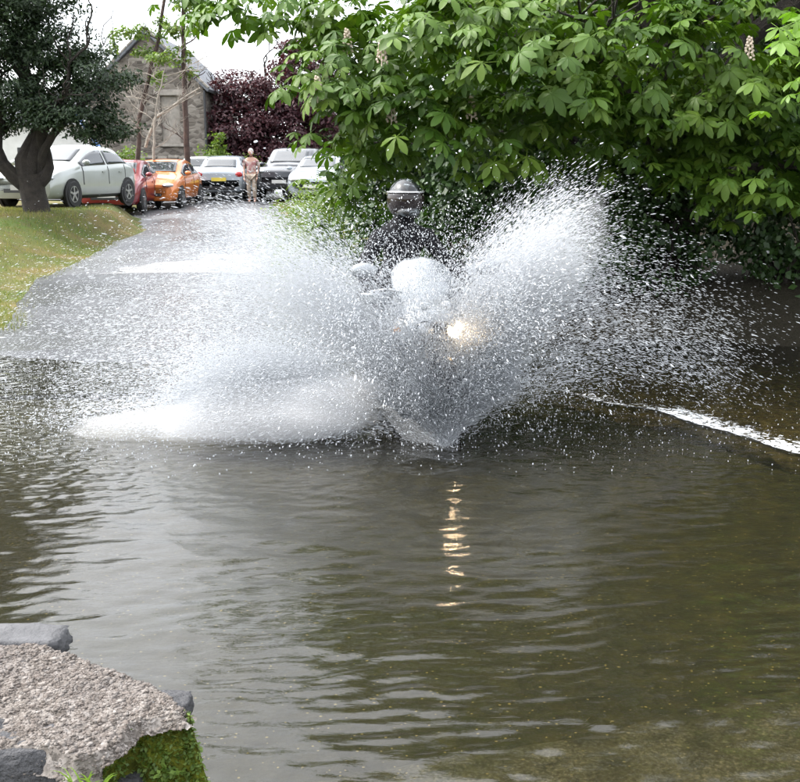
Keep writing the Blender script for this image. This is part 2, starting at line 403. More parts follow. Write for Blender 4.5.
BK = P(445, 446)       # where the front tyre throws up the water
HD = Vector((math.sin(R(16)), -math.cos(R(16)), 0))
def water_z(X, Y):
    s, a = weir_s(X, Y); on = sst(-1.0, .1, a)
    z = -.075*sst(-.02, .16, s)*on+.02*sst(-.1, 0, s)*(1-sst(0, .2, s))*on*0
    turb = sst(-.05, .1, s)*on*np.exp(-np.maximum(s, 0)/.6)
    z = z+.035*turb*fbm(X*7, Y*9, 41, 3)
    # current ripples, crests running along X
    X2 = X+.25*fbm(X*.8, Y*.8, 42)
    cur = .5+.5*vn(X*.5, Y*.6, 43)
    z = z+cur*(.0008*np.sin(Y*27+2.2*np.sin(X2*1.6)+16*fbm(X*1.2, Y*1.2, 44))+.0007*np.sin(Y*44-X2*9+14*fbm(X*2, Y*2, 45)))
    z = z+.0095*fbm(X*7.5+4.0*Y, Y*14.0-X*3.0, 46, 3)+.004*fbm(X*1.6, Y*3.2, 56, 2)*(.35+.9*sst(.3, .7, vn(X*.9, Y*.9, 50)))
    # standing ripples where the water runs over the near ramp
    r, ra = ramp_s(X, Y)
    z = z+.0016*np.exp(-((r-.28)/.4)**2)*np.sin(r*80+X2*9+3*np.sin(X*2.3)+16*fbm(X*2.5, Y*2.5, 52))*(.4+vn(X*2.5, Y*2.5, 47))
    z = z+(1-sst(-.15, .1, r))*.010*fbm(X*15, Y*24, 51, 3)
    # wash spreading from the wheel
    q = np.hypot(X-BK.x, Y-BK.y)
    z = z+.022*np.exp(-((q-.55)/.35)**2)*vn(X*6, Y*6, 48)+.004*np.exp(-q/2.2)*np.sin(q*17+2*fbm(X, Y, 49)*4)
    return z
t = NT('stream water'); p = t.pos((1, 1.0, 1))
pb = t.pos((1, 2.6, 1)); h = t.mix(.35, t.noise(pb, 7, 3, .55, .3), t.noise(pb, 22, 3, .6, .3))
pit = t.voro(t.pos((1, 1.3, 1)), 15, 'SMOOTH_F1', 0)
yy = t.n('ShaderNodeSeparateXYZ'); t.l(t.n('ShaderNodeNewGeometry').outputs['Position'], yy.inputs[0])
amt = t.ramp(t.math('MULTIPLY', yy.outputs[1], .1), [(.50, .0), (.66, 1)])
amt = t.math('MULTIPLY', amt, t.ramp(t.math('MULTIPLY', yy.outputs[1], .1), [(.9, 1), (1.0, .4)]))
nb = t.bump(h, .0020, 1); nb = t.bump(t.math('MULTIPLY', pit, amt), .012, .8, nb)
fr = t.n('ShaderNodeFresnel'); fr.inputs[0].default_value = 1.48; t.l(nb, fr.inputs[1])
gl = t.n('ShaderNodeBsdfGlossy'); gl.inputs['Roughness'].default_value = .012; t.l(nb, gl.inputs['Normal']); gl.inputs[0].default_value = (1, 1, 1, 1)
tr = t.n('ShaderNodeBsdfTransparent'); tr.inputs[0].default_value = (.60, .58, .42, 1)
# suspended silt
df = t.n('ShaderNodeBsdfDiffuse'); df.inputs[0].default_value = (.13, .125, .09, 1)
m0 = t.n('ShaderNodeMixShader'); m0.inputs[0].default_value = .05; t.l(tr.outputs[0], m0.inputs[1]); t.l(df.outputs[0], m0.inputs[2])
m1 = t.n('ShaderNodeMixShader'); t.l(fr.outputs[0], m1.inputs[0]); t.l(m0.outputs[0], m1.inputs[1]); t.l(gl.outputs[0], m1.inputs[2])
M_WATER = t.done(m1.outputs[0])
wx = np.concatenate([np.linspace(-60, -9, 18)[:-1], np.arange(-9, -3, .06), np.arange(-3, 4.2, .028), np.arange(4.2, 9, .08), np.linspace(9, 60, 18)])
wy = np.concatenate([np.arange(.6, 6.5, .018), np.arange(6.5, 10, .03), np.arange(10, 12.9, .06)])
tag(sheet('water', wx, wy, water_z, M_WATER), kind='structure')
# foam tumbling off the downstream edge of the ford
t = NT('white water'); p = t.pos((1, 1, 1)); fn_ = t.noise(p, 24, 8, .7, .9)
al = t.ramp(fn_, [(.44, 0), (.56, 1)])
at = t.n('ShaderNodeAttribute', attribute_name='foam').outputs['Fac']
al = t.math('MULTIPLY', al, 1); al = t.math('GREATER_THAN', t.math('ADD', fn_, t.math('MULTIPLY', at, .30)), .715)
prf = t.prin((.86, .88, .9), .35, 0, t.bump(fn_, .02))
tp = t.n('ShaderNodeBsdfTransparent'); ms = t.n('ShaderNodeMixShader'); t.l(al, ms.inputs[0]); t.l(tp.outputs[0], ms.inputs[1]); t.l(prf, ms.inputs[2])
M_FOAM = t.done(ms.outputs[0])
def foam_sheet(name, posf, dens, nu, nv):
    U, V = np.meshgrid(np.linspace(0, 1, nu), np.linspace(0, 1, nv)); X, Y = posf(U, V); d = dens(U, V)
    Z = water_z(X, Y)+.006+.012*np.clip(d, 0, 1)*vn(X*18, Y*18, 60)
    v = np.stack([X.ravel(), Y.ravel(), Z.ravel()], 1); i = np.arange(nu*nv).reshape(nv, nu)
    f = np.stack([i[:-1, :-1].ravel(), i[:-1, 1:].ravel(), i[1:, 1:].ravel(), i[1:, :-1].ravel()], 1)
    me = arr_mesh(name, v, f); a = me.attributes.new('foam', 'FLOAT', 'POINT'); a.data.foreach_set('value', d.ravel().astype(np.float32))
    return tag(link(name, me, M_FOAM, smooth=True), kind='stuff')
WL = (WB-WA).length+1.2
def wf(U, V):
    a = U*WL; off = -(.05*np.sin(a*3.1)+.03*np.sin(a*7.3+1)); s = off+.02+V*.62
    return WA.x+wd.x*a+wn.x*s, WA.y+wd.y*a+wn.y*s
def wdn(U, V):
    a = U*WL; g = .9*sst(.0, .25, a)*(.72+.42*sst(1.0, 1.3, a)*(1-.75*np.exp(-((a-2.2)/.08)**2)))
    return g*(1-V)**.7*(V > .005)*1.15
tag(foam_sheet('weir_foam', wf, wdn, 240, 26), 'broken white water tumbling along the diagonal lower edge of the ford', 'foam')
tag(foam_sheet('wash_foam', lambda U, V: (-3.1+U*3.3, 7.1+V*1.4+.1*np.sin(U*9)), lambda U, V: np.sin(np.pi*U)**.6*np.sin(np.pi*V)*.62, 160, 90),
    'thin white foam lying on the water left of the motorcycle', 'foam')

# ------------------------------------------------------------------ foliage
def tri_leaves(pos, size, seed, up=.5, aspect=.55, out=None, fold=.25):
    """folded diamond leaves: 4 verts, 2 tris each"""
    rg = np.random.default_rng(seed); n = len(pos)
    size = np.broadcast_to(size, (n,))*rg.uniform(.7, 1.3, n)
    nr = rg.normal(size=(n, 3)); nr[:, 2] = np.abs(nr[:, 2])+up
    if out is not None: nr += out*.8
    nr /= np.linalg.norm(nr, axis=1)[:, None]
    d = rg.normal(size=(n, 3)); d[:, 2] -= .4
    d -= nr*(d*nr).sum(1)[:, None]; d /= np.linalg.norm(d, axis=1)[:, None]
    s = np.cross(nr, d); sz = size[:, None]
    v = np.stack([pos, pos+d*sz*.5+s*sz*aspect*.5-nr*sz*fold*.3, pos+d*sz-nr*sz*.1, pos+d*sz*.5-s*sz*aspect*.5-nr*sz*fold*.3], 1).reshape(-1, 3)
    b = np.arange(n)[:, None]*4
    f = np.concatenate([b+[0, 1, 2], b+[0, 2, 3]], 1).reshape(-1, 3)
    return v, f, np.repeat(rg.random(n), 2)
def in_ell(n, rg, shell=.0):
    q = rg.normal(size=(n, 3)); q /= np.linalg.norm(q, axis=1)[:, None]
    r = (shell**3+(1-shell**3)*rg.random(n))**(1/3); return q*r[:, None], q
def crown_points(ells, nclump, nleaf, seed, clump=(.5, .5, .22), shell=.55):
    rg = np.random.default_rng(seed); vol = np.array([e[3]*e[4]*e[5] for e in ells])**(2/3); w_ = vol/vol.sum(); out = []; outn = []
    for e, ww in zip(ells, w_):
        k = max(3, int(nclump*ww)); q, qn = in_ell(k, rg, shell)
        cc = np.array(e[:3])+q*np.array(e[3:6]); m = max(4, int(nleaf/nclump))
        l, _ = in_ell(k*m, rg, .3); sc = np.repeat(rg.uniform(.6, 1.5, k), m)[:, None]
        out.append(np.repeat(cc, m, 0)+l*np.array(clump)*sc); outn.append(np.repeat(qn, m, 0))
    return np.concatenate(out), np.concatenate(outn)
def foliage(name, ells, nclump, nleaf, size, m, parent, seed, clump=(.5, .5, .22), shell=.55, up=.5, aspect=.55, kind=None):
    p_, n_ = crown_points(ells, nclump, nleaf, seed, clump, shell)
    v, f, r = tri_leaves(p_, size, seed+1, up, aspect, n_)
    o = link(name, arr_mesh(name, v, f, r), m, parent)
    if kind: o['kind'] = kind
    return o
def limb(mb, p0, p1, r0, r1, seed, wob=.12, n=8, seg=9, bow=0):
    rg = random.Random(seed); p0 = Vector(p0); p1 = Vector(p1); L = (p1-p0).length; pts = []; rad = []
    ph = [rg.uniform(0, 6) for _ in range(3)]
    for i in range(seg+1):
        s = i/seg; q = p0.lerp(p1, s); e = math.sin(math.pi*s)
        q += Vector((math.sin(ph[0]+s*5), math.sin(ph[1]+s*4), .5*math.sin(ph[2]+s*6)))*L*wob*e*.5+Vector((0, 0, bow*L*e))
        pts.append(q); rad.append(r0+(r1-r0)*s**.8)
    mb.tube(pts, rad, n); return pts
def twigs(mb, pts, r, depth, seed, L, spread=.9, n=4, k=3, lift=.3):
    rg = random.Random(seed)
    for j in range(k):
        i = rg.randint(max(1, len(pts)//3), len(pts)-1); b = pts[i]
        t_ = (pts[i]-pts[i-1]).normalized()
        d = (t_+Vector((rg.uniform(-1, 1), rg.uniform(-1, 1), rg.uniform(-.6, 1)+lift))*spread).normalized()
        l = L*rg.uniform(.6, 1.2)
        q = limb(mb, b, b+d*l, r, r*.4, rg.random(), .25, n, 5)
        if depth > 1: twigs(mb, q, r*.55, depth-1, rg.random(), L*.6, spread, n, k, lift)

def zg(x, y): return float(ground_z(np.array([x]), np.array([y]))[0])

# ---- yew on the left verge
YX, YY = D(34, 203, 22.5).x, 22.5; YZ = zg(YX, YY)
yew = thing('yew_tree', 'big dark evergreen tree with forked trunk on the grass verge at left', 'tree', (YX, YY, YZ))
mb = MB(); mb.tube([(.1, 0, -.2), (.05, 0, .0), (0, 0, .35), (-.05, 0, .75)], [.38, .28, .26, .27], 14); mb.build('trunk', M_BARK, yew)
for i, (a, r0, r1) in enumerate([((-1.15, .1, 2.6), .17, .09), ((-.25, .3, 3.2), .17, .1), ((.95, -.1, 2.5), .18, .08), ((.4, .5, 4.6), .2, .07), ((-2.2, 0, 1.9), .13, .06), ((1.6, .4, 2.9), .12, .04)]):
    mb = MB(); q = limb(mb, (-.05+.12*(i % 3-1), 0, .55), a, r0, r1, i+5, .25, 9, 9); twigs(mb, q, r1*.6, 2, i+50, 1.3, .9, 5, 4); mb.build('limb', M_BARK, yew)
# crown clumps fitted so the silhouette matches; below is trunk height
ye = [(-.6, .2, 2.35, 1.5, 1.3, .6), (.95, 0, 1.95, .95, 1.0, .5), (1.55, .1, 1.75, .45, .6, .38), (1.35, 0, 2.75, .75, .9, .45), (.6, .2, 3.35, 1.15, 1.0, .5),
      (-.8, .2, 3.6, 1.6, 1.4, .8), (.25, 0, 4.3, 1.0, 1.1, .5), (-1.1, .2, 5.0, 1.6, 1.5, .9), (-1.6, 0, 1.95, 1.1, 1, .5), (-2.2, 0, 3.2, 1.1, 1.2, .9),
      (-1.6, .3, 6.6, 1.6, 1.5, 1.0), (-2.2, .3, 8.2, 1.4, 1.4, 1.0), (-2.6, .2, 4.6, 1.4, 1.3, 1.1), (-2.4, .2, 9.6, 1.0, 1.0, .9), (-3.2, 0, 2.2, .9, .9, .7)]
foliage('crown', ye, 900, 120000, .095, M_YEW, yew, 11, (.42, .42, .17), .35, .4, .4)

# ---- copper beech
bx, by = D(262, 150, 47).x, 47.0; bz = zg(bx, by)
beech = thing('copper_beech_tree', 'purple leaved beech tree behind the parked cars in the car park', 'tree', (bx, by, bz))
mb = MB(); mb.tube([(0, 0, -.2), (0, 0, .8), (.1, 0, 2.2)], [.5, .35, .3], 10); mb.build('trunk', M_BARK, beech)
for i, a in enumerate([(-1.4, 0, 4), (1.5, .3, 4.2), (.2, 0, 5.4), (-.7, -.5, 3.6)]):
    mb = MB(); q = limb(mb, (0.05, 0, 1.9), a, .16, .05, i+9); twigs(mb, q, .04, 2, i, 1.2); mb.build('limb', M_BARK, beech)
foliage('crown', [(-.9, -.3, 2.7, 1.7, 1.6, 1.3), (1.2, 0, 2.6, 1.9, 1.6, 1.3), (-.7, 0, 4.3, 1.3, 1.4, .9), (.9, 0, 4.4, 1.6, 1.5, 1.2), (2.6, 0, 3.3, 1.4, 1.5, 1.4), (0, -.4, 1.7, 2.0, 1.2, .6), (2.2, 0, 5.6, 1.5, 1.4, 1)], 420, 34000, .16, M_BEECH, beech, 21, (.5, .5, .28), .45, .3, .6)

# ---- background woods and hedges
def bush(name, label, cat, u, v, y, ells, n, size, m, seed, group=None, nc=None, shell=.3):
    x = D(u, v, y).x; o = thing(name, label, cat, (x, y, zg(x, y)), 0, group)
    mb = MB()
    for k in range(5):
        a = k*1.3; mb.tube([(.05*math.cos(a), .05*math.sin(a), -.1), (.3*math.cos(a), .2*math.sin(a), ells[0][2]*.9)], [.03, .012], 5)
    mb.build('stem', M_BARK, o)
    foliage('foliage', ells, nc or max(20, n//60), n, size, m, o, seed, (.28, .28, .2), shell, .3, .6)
    return o
bush('shrub', 'pale green shrub at the right corner of the stone building', 'shrub', 210, 150, 43, [(0, 0, 1.0, .5, .5, 1.0), (.3, 0, 1.8, .3, .4, .7)], 2500, .13, M_BUSH, 61)
bush('shrub', 'yellow green shrub at the foot of the gable by the silver hatchback', 'shrub', 128, 160, 40, [(0, 0, 1.0, .75, .6, .75), (.5, 0, .6, .5, .5, .5)], 2500, .12, M_BUSH, 62)
bush('hedge', 'low clipped hedge running behind the cars on the right of the car park', 'hedge', 270, 160, 44.5, [(-1.2, 0, .7, 1.6, .5, .8), (1.3, 0, .75, 1.6, .5, .85), (3.6, 0, .8, 1.4, .5, .8)], 6000, .11, M_BUSH, 63)
woods = thing('woodland', 'dark mass of trees closing the view behind the car park and the chestnut', 'woodland', (0, 0, 0)); woods['kind'] = 'stuff'
we = [(-18+i*4.4+RNG.uniform(-1, 1), 72+RNG.uniform(-5, 5), 3.0+RNG.uniform(-.6, .8)+(4 if i > 4 else -1.2), 4, 3, 3.0+(4 if i > 4 else 0)) for i in range(15)]
o = foliage('woodland', [e for e in we if e[0] < -22 or e[0] > -9], 700, 52000, .7, M_WOODS, None, 64, (1.6, 1.6, 1.1), .6)
bpy.data.objects.remove(woods); tag(o, 'dark mass of trees closing the view behind the car park', 'woodland', kind='stuff')

# ------------------------------------------------------------------ chestnut
def compound(seed, k=7):
    rg = random.Random(seed); vs = []; fs = []
    for j in range(k):
        a = (j-(k-1)/2)/((k-1)/2); ang = a*R(118); L = (.16-.07*abs(a)**1.3)*rg.uniform(.92, 1.08); W = L*.215
        dx, dy = math.cos(ang), math.sin(ang); dr = rg.uniform(.28, .6)
        prof = [(0, .06), (.3, .45), (.62, 1.0), (.86, .72), (1, 0.03)]; b = len(vs)
        for s, wv in prof:
            z = -dr*L*s*s-.004*0; x0 = L*s
            for e in (-1, 0, 1):
                lx = x0; ly = e*wv*W; lz = z+(.10*wv*W if e else -.06*W)+rg.uniform(-.002, .002)
                vs.append((dx*lx-dy*ly, dy*lx+dx*ly, lz))
        for i in range(4):
            for e in (0, 1): fs.append((b+i*3+e, b+(i+1)*3+e, b+(i+1)*3+e+1, b+i*3+e+1))
    # petiole
    b = len(vs); vs += [(0, .003, 0), (0, -.003, 0), (-.13, -.003, -.02), (-.13, .003, -.02)]; fs.append((b, b+1, b+2, b+3))
    return np.array(vs, float), np.array(fs, int)
LV = [compound(s, k) for s, k in ((1, 7), (2, 7), (3, 5), (4, 6))]
def leaf_frames(pos, outd, rg, tilt=.9):
    n = len(pos); z = np.zeros((n, 3)); z[:, 2] = 1
    up = z+outd*rg.uniform(.1, tilt, n)[:, None]+rg.normal(size=(n, 3))*.22
    up /= np.linalg.norm(up, axis=1)[:, None]
    d = outd*1.0+rg.normal(size=(n, 3))*.75; d[:, 2] -= .15
    d -= up*(d*up).sum(1)[:, None]; d /= np.linalg.norm(d, axis=1)[:, None]
    return d, np.cross(up, d), up
def chestnut(name, label, base, ells, nspray, seed, mleaf, nparts, trunk, limbs, panicles=()):
    rg = np.random.default_rng(seed)
    tr = thing(name, label, 'tree', base); B = np.array(base)
    mb = MB(); mb.tube(*trunk, 12); mb.build('trunk', M_BARK, tr)
    for i, (a, b, r0, r1) in enumerate(limbs):
        mb = MB(); q = limb(mb, a, b, r0, r1, seed+i, .18, 8, 10, .04); twigs(mb, q, r1*.6, 2, seed+i+40, 1.2, .8, 5, 5); mb.build('limb', M_BARK, tr)
    area = np.array([(e[3]*e[4]*e[5])**(2/3) for e in ells]); area /= area.sum(); PP = []; DD = []
    cen = np.array([e[:3] for e in ells]).mean(0)
    for e, a in zip(ells, area):
        k = int(nspray*a)+1; q, qn = in_ell(k, rg, .72); qn[:, 2] *= .5
        cc = np.array(e[:3])+q*np.array(e[3:6]); m = 9
        o = np.repeat(qn, m, 0); L = rg.uniform(-.35, .32, k*m)[:, None]
        lat = np.cross(o, [0, 0, 1]); lat /= np.linalg.norm(lat, axis=1)[:, None]+1e-6
        side = rg.uniform(-.38, .38, k*m)[:, None]
        dirs = np.stack([o[:, 0], o[:, 1], o[:, 2]*.2-.25], 1)
        PP.append(np.repeat(cc, m, 0)+dirs*L+lat*side+rg.normal(size=(k*m, 3))*[.05, .05, .07]); DD.append(o+lat*side*2)
    PP = np.concatenate(PP); DD = np.concatenate(DD); DD /= np.linalg.norm(DD, axis=1)[:, None]
    W = PP+B; u, v, dep = project(W)
    sc = rg.uniform(.55, 1.22, len(PP))
    # choose those that show largest: the foremost leaf in each small patch of the view, nearest first
    inv = (u > -15) & (u < 815) & (v > -15) & (v < 800)
    cell = {}
    for i in np.argsort(dep):
        if inv[i]:
            c_ = (int(u[i]//15), int(v[i]//13))
            if c_ not in cell: cell[c_] = i
    pick = sorted(cell.values(), key=lambda i: dep[i]/sc[i])[:nparts]
    d, s, up_ = leaf_frames(PP, DD, rg)
    meshes = []
    for j, (lv, lf) in enumerate(LV):
        me = arr_mesh('leaf', lv, lf, np.zeros(len(lf))); me.materials.append(mleaf); meshes.append(me)
    for i in pick:
        o = bpy.data.objects.new('leaf', meshes[i % 4]); C.objects.link(o); o.parent = tr
        M = Matrix(((d[i, 0], s[i, 0], up_[i, 0]), (d[i, 1], s[i, 1], up_[i, 1]), (d[i, 2], s[i, 2], up_[i, 2]))).to_4x4()
        o.matrix_local = Matrix.Translation(Vector(PP[i])) @ M @ Matrix.Scale(sc[i], 4)
    rest = np.ones(len(PP), bool); rest[pick] = False; ids = np.nonzero(rest)[0]; VV = []; FF = []; RR = []; off = 0
    for j, (lv, lf) in enumerate(LV):
        k = ids[ids % 4 == j]
        v_ = PP[k][:, None]+(d[k][:, None]*lv[None, :, 0:1]+s[k][:, None]*lv[None, :, 1:2]+up_[k][:, None]*lv[None, :, 2:3])*sc[k][:, None, None]
        f_ = lf[None]+(np.arange(len(k))*len(lv))[:, None, None]+off
        VV.append(v_.reshape(-1, 3)); FF.append(f_.reshape(-1, 4)); RR.append(np.repeat(rg.random(len(k)), len(lf))); off += len(k)*len(lv)
    o = link('foliage', arr_mesh('foliage', np.concatenate(VV), np.concatenate(FF), np.concatenate(RR)), mleaf, tr); o['kind'] = 'stuff'
    print(name, 'leaves', len(PP))
    # cream flower candles, built where the photo shows them at the crown's face
    for (pu, pv) in panicles:
        c_ = np.argmin(np.hypot(u-pu, v-pv)+dep*3); b = Vector(PP[c_])+Vector((0, -.16, .06)); mb = MB()
        mb.tube([b, b+Vector((0, 0, .2))], [.006, .003], 5)
        for q in range(34):
            s_ = q/34; a = q*2.4; r_ = .045*(1-s_*.7); mb.ell(b+Vector((r_*math.cos(a), r_*math.sin(a), .03+s_*.19)), (.013, .013, .012), 5, 4)
        mb.build('flower_panicle', M_PETAL, tr)
    return tr
M_PETAL = simple('cream petals', (.72, .6, .48), .7, sc=40, var=.35)
CB = (3.2, 12.6, zg(3.2, 12.6))
def cb(u, v, y, rx, ry, rz): q = D(u, v, y); return (q.x-CB[0], q.y-CB[1], q.z-CB[2], rx, ry, rz)
ce = [cb(385, 45, 9.9, .9, .8, .55), cb(355, 115, 10.0, .42, .5, .38), cb(420, 120, 9.7, .7, .6, .35), cb(500, 130, 9.9, .75, .6, .35), cb(360, 150, 10.6, .45, .5, .35), cb(345, 205, 10.9, .25, .3, .28),
      cb(470, 40, 9.6, .8, .7, .45), cb(560, 50, 9.4, .75, .8, .5), cb(560, 120, 10.6, .8, .7, .4), cb(640, 60, 10.0, .8, .8, .6), cb(640, 135, 10.6, .8, .7, .3),
      cb(720, 60, 10.2, .9, .8, .6), cb(700, 180, 10.6, .5, .5, .25), cb(770, 180, 10.0, .6, .6, .35), cb(720, 120, 10.8, .8, .6, .4), cb(805, 90, 10.6, .8, .8, .6), cb(250, 8, 10.2, .35, .5, .16), cb(322, 12, 10.4, .55, .6, .26),
      cb(372, 75, 11.2, .5, .7, .5), cb(210, -8, 10.8, .3, .3, .15),
      (-2.2, 0, 4.3, 2.0, 1.9, 1.1), (0, .2, 4.6, 2.6, 2.2, 1.7), (2.6, 0, 4.4, 2.6, 2.2, 1.7), (1.2, 0, 6.4, 2.6, 2.2, 1.4), (-1.4, .3, 5.8, 1.7, 1.7, 1.1)]
lim = [((0, 0, 1.4), (-3.0, -1.6, 3.1), .16, .04), ((0, 0, 1.6), (-1.6, -2.6, 2.4), .14, .04), ((0, 0, 1.8), (1.0, -2.6, 2.3), .14, .04), ((0, 0, 2), (2.8, -1.6, 3.6), .15, .04), ((0, 0, 2.2), (-1.2, -.6, 5.8), .17, .05), ((0, 0, 2.3), (1.4, .2, 6.6), .17, .05), ((0, 0, 1.2), (-2.7, -1.4, 1.6), .09, .02), ((0, 0, 1.2), (1.6, -2.2, 1.0), .08, .02)]
chestnut('chestnut_tree', 'spreading horse chestnut with big fanned leaves behind the motorcyclist', CB, ce, 1150, 31, M_CHEST, 285,
         ([(0, 0, -.3), (0, 0, .6), (.05, 0, 2.4)], [.45, .33, .27]), lim, [(345, 62), (322, 106), (557, 22), (380, 78), (470, 128), (740, 75), (388, 130)])
CB = (6.2, 9.6, zg(6.2, 9.8))
ce2 = [cb(800, 65, 8.6, .22, .4, .34), cb(806, 100, 8.8, .12, .3, .12), (-1.2, -.5, 3.4, .9, .9, .8), (0, 0, 3.8, 1.5, 1.3, 1.2)]
chestnut('chestnut_tree', 'lighter lime green chestnut sapling reaching in at the right edge of the photo', CB, ce2, 70, 33, M_CHESTLIT, 40,
         ([(0, 0, -.3), (0, 0, .6), (-.1, 0, 2.6)], [.12, .09, .07]), [((0, 0, 1.6), (-1.3, -.6, 2.6), .05, .02), ((0, 0, 2), (0, 0, 4), .05, .02)])
# dark understorey and ivy on the far bank
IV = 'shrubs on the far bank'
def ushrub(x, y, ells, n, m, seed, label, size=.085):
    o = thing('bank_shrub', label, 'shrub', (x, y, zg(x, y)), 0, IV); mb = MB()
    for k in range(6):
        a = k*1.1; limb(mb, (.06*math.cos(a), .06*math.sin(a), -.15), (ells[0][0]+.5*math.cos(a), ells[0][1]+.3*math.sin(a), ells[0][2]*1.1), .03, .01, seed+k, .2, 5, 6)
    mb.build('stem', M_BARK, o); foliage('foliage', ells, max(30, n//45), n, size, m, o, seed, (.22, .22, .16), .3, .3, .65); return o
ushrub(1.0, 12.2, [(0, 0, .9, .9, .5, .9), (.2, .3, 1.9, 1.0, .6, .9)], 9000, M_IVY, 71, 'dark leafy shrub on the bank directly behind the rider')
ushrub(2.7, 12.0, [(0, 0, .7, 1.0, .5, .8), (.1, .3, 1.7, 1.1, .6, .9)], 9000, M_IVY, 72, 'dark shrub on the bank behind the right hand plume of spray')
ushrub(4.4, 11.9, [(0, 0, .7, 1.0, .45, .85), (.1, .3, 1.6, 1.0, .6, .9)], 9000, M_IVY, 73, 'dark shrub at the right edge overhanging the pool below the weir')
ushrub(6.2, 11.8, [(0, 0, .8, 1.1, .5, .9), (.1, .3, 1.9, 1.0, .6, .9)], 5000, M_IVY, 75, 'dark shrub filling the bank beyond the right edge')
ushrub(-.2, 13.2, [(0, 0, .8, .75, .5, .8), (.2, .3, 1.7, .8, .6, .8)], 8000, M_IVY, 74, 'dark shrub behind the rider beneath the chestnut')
o = bush('roadside_bush', 'small leaved yellow green bush beside the road left of the rider', 'bush', 322, 235, 14.5, [(0, 0, .75, .5, .5, .75), (-.25, 0, .4, .4, .4, .4), (.35, 0, 1.2, .4, .4, .5)], 7000, .05, M_BUSH, 81, nc=260)
bush('roadside_bush', 'sprawling thin bush lower down the road edge behind the left spray', 'bush', 300, 235, 17.5, [(0, 0, .55, .6, .5, .5), (.4, 0, .9, .4, .4, .5)], 5000, .055, M_BUSH, 82, nc=200)

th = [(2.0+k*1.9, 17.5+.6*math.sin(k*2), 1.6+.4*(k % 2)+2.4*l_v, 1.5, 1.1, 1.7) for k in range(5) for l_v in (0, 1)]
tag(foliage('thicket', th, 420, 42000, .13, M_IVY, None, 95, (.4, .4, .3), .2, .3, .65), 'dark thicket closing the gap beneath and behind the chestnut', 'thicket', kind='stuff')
# ------------------------------------------------------------------ stone building and its surroundings
t = NT('rubble stone wall'); p = t.pos((1, 1, 1.8), obj=True)
v1 = t.voro(p, 4.2, 'F1', 1); e1 = t.voro(p, 4.2, 'DISTANCE_TO_EDGE', 0); n1 = t.noise(p, 1.2, 5); sv = t.n('ShaderNodeSeparateColor'); t.l(v1, sv.inputs[0])
c = t.ramp(sv.outputs[0], [(0, (.08, .07, .06)), (.5, (.19, .165, .14)), (1, (.33, .30, .26))])
c = t.mix(t.ramp(e1, [(.0, .6), (.05, 0)]), c, (.24, .22, .2)); c = t.mix(t.ramp(n1, [(.4, 0), (.7, .5)]), c, (.16, .14, .12))
M_RUBBLE = t.done(t.prin(c, .9, 0, t.bump(e1, .05, .8), .3))
M_SLATE = simple('grey slate', (.16, .17, .19), .6, sc=5, var=.3, bump=.02)
M_DRESSED = simple('dressed stone', (.36, .33, .29), .85, sc=6, var=.2, bump=.01)
M_RENDER = simple('white render', (.74, .74, .72), .85, sc=3, var=.08)
BY = 45.0
def b2(u, v): q = D(u, v, BY); return q.x, q.z
bld = thing('stone_building', 'tall rubble stone gable end with slate verges above the parked cars', 'building', (b2(150, 165)[0], BY, zg(-10, BY)))
bx0 = bld.location.x; bzz = bld.location.z
def lb(u, v): x_, z_ = b2(u, v); return x_-bx0, z_-bzz
pk = lb(146, 34); rgt = lb(203, 88); lft = (pk[0]-(rgt[0]-pk[0])*1.15, rgt[1]-.3); 
mb = MB(); ol = [(lft[0], -.3), (rgt[0], -.3), rgt, pk, lft]; n_ = len(ol)
wx0, wz1 = lb(160, 96); wx1, wz0 = lb(181, 143)
# gable with the blocked window let in as a recess
mb.add([(x_, 0, z_) for x_, z_ in [(lft[0], -.3), (wx0, -.3), (wx0, wz1), (wx0, pk[1]-.25), lft]], [(0, 1, 2, 3, 4)])
mb = MB()
front = [(lft[0], -.3), (rgt[0], -.3), rgt, pk, lft]; hole = [(wx0, wz0), (wx1, wz0), (wx1, wz1), (wx0, wz1)]
mb.add([(x_, 0, z_) for x_, z_ in front+hole], [(0, 1, 6-1, 8-3+0)] if False else [(0, 1, 6, 5), (1, 2, 7, 6), (2, 3, 8, 7), (3, 4, 0, 5, 8)])
mb.add([(x_, 9, z_) for x_, z_ in front], [(4, 3, 2, 1, 0)])
for a, b in ((0, 1), (1, 2), (4, 0)):
    mb.add([(front[a][0], 0, front[a][1]), (front[b][0], 0, front[b][1]), (front[b][0], 9, front[b][1]), (front[a][0], 9, front[a][1])], [(0, 1, 2, 3)])
for a in range(4):
    b = (a+1) % 4; mb.add([(hole[a][0], 0, hole[a][1]), (hole[b][0], 0, hole[b][1]), (hole[b][0], .18, hole[b][1]), (hole[a][0], .18, hole[a][1])], [(0, 1, 2, 3)])
mb.build('wall', M_RUBBLE, bld, smooth=False)
MB().box(((wx0+wx1)/2, .20, (wz0+wz1)/2), (wx1-wx0+.1, .12, wz1-wz0+.1)).build('window_infill', M_DRESSED, bld, bevel=.01)
MB().box(((wx0+wx1)/2, -.01, wz1+.14), (wx1-wx0+.5, .12, .24)).build('lintel', M_DRESSED, bld, bevel=.02)
MB().box(((wx0+wx1)/2, -.02, wz0-.08), (wx1-wx0+.3, .16, .14)).build('sill', M_DRESSED, bld, bevel=.02)
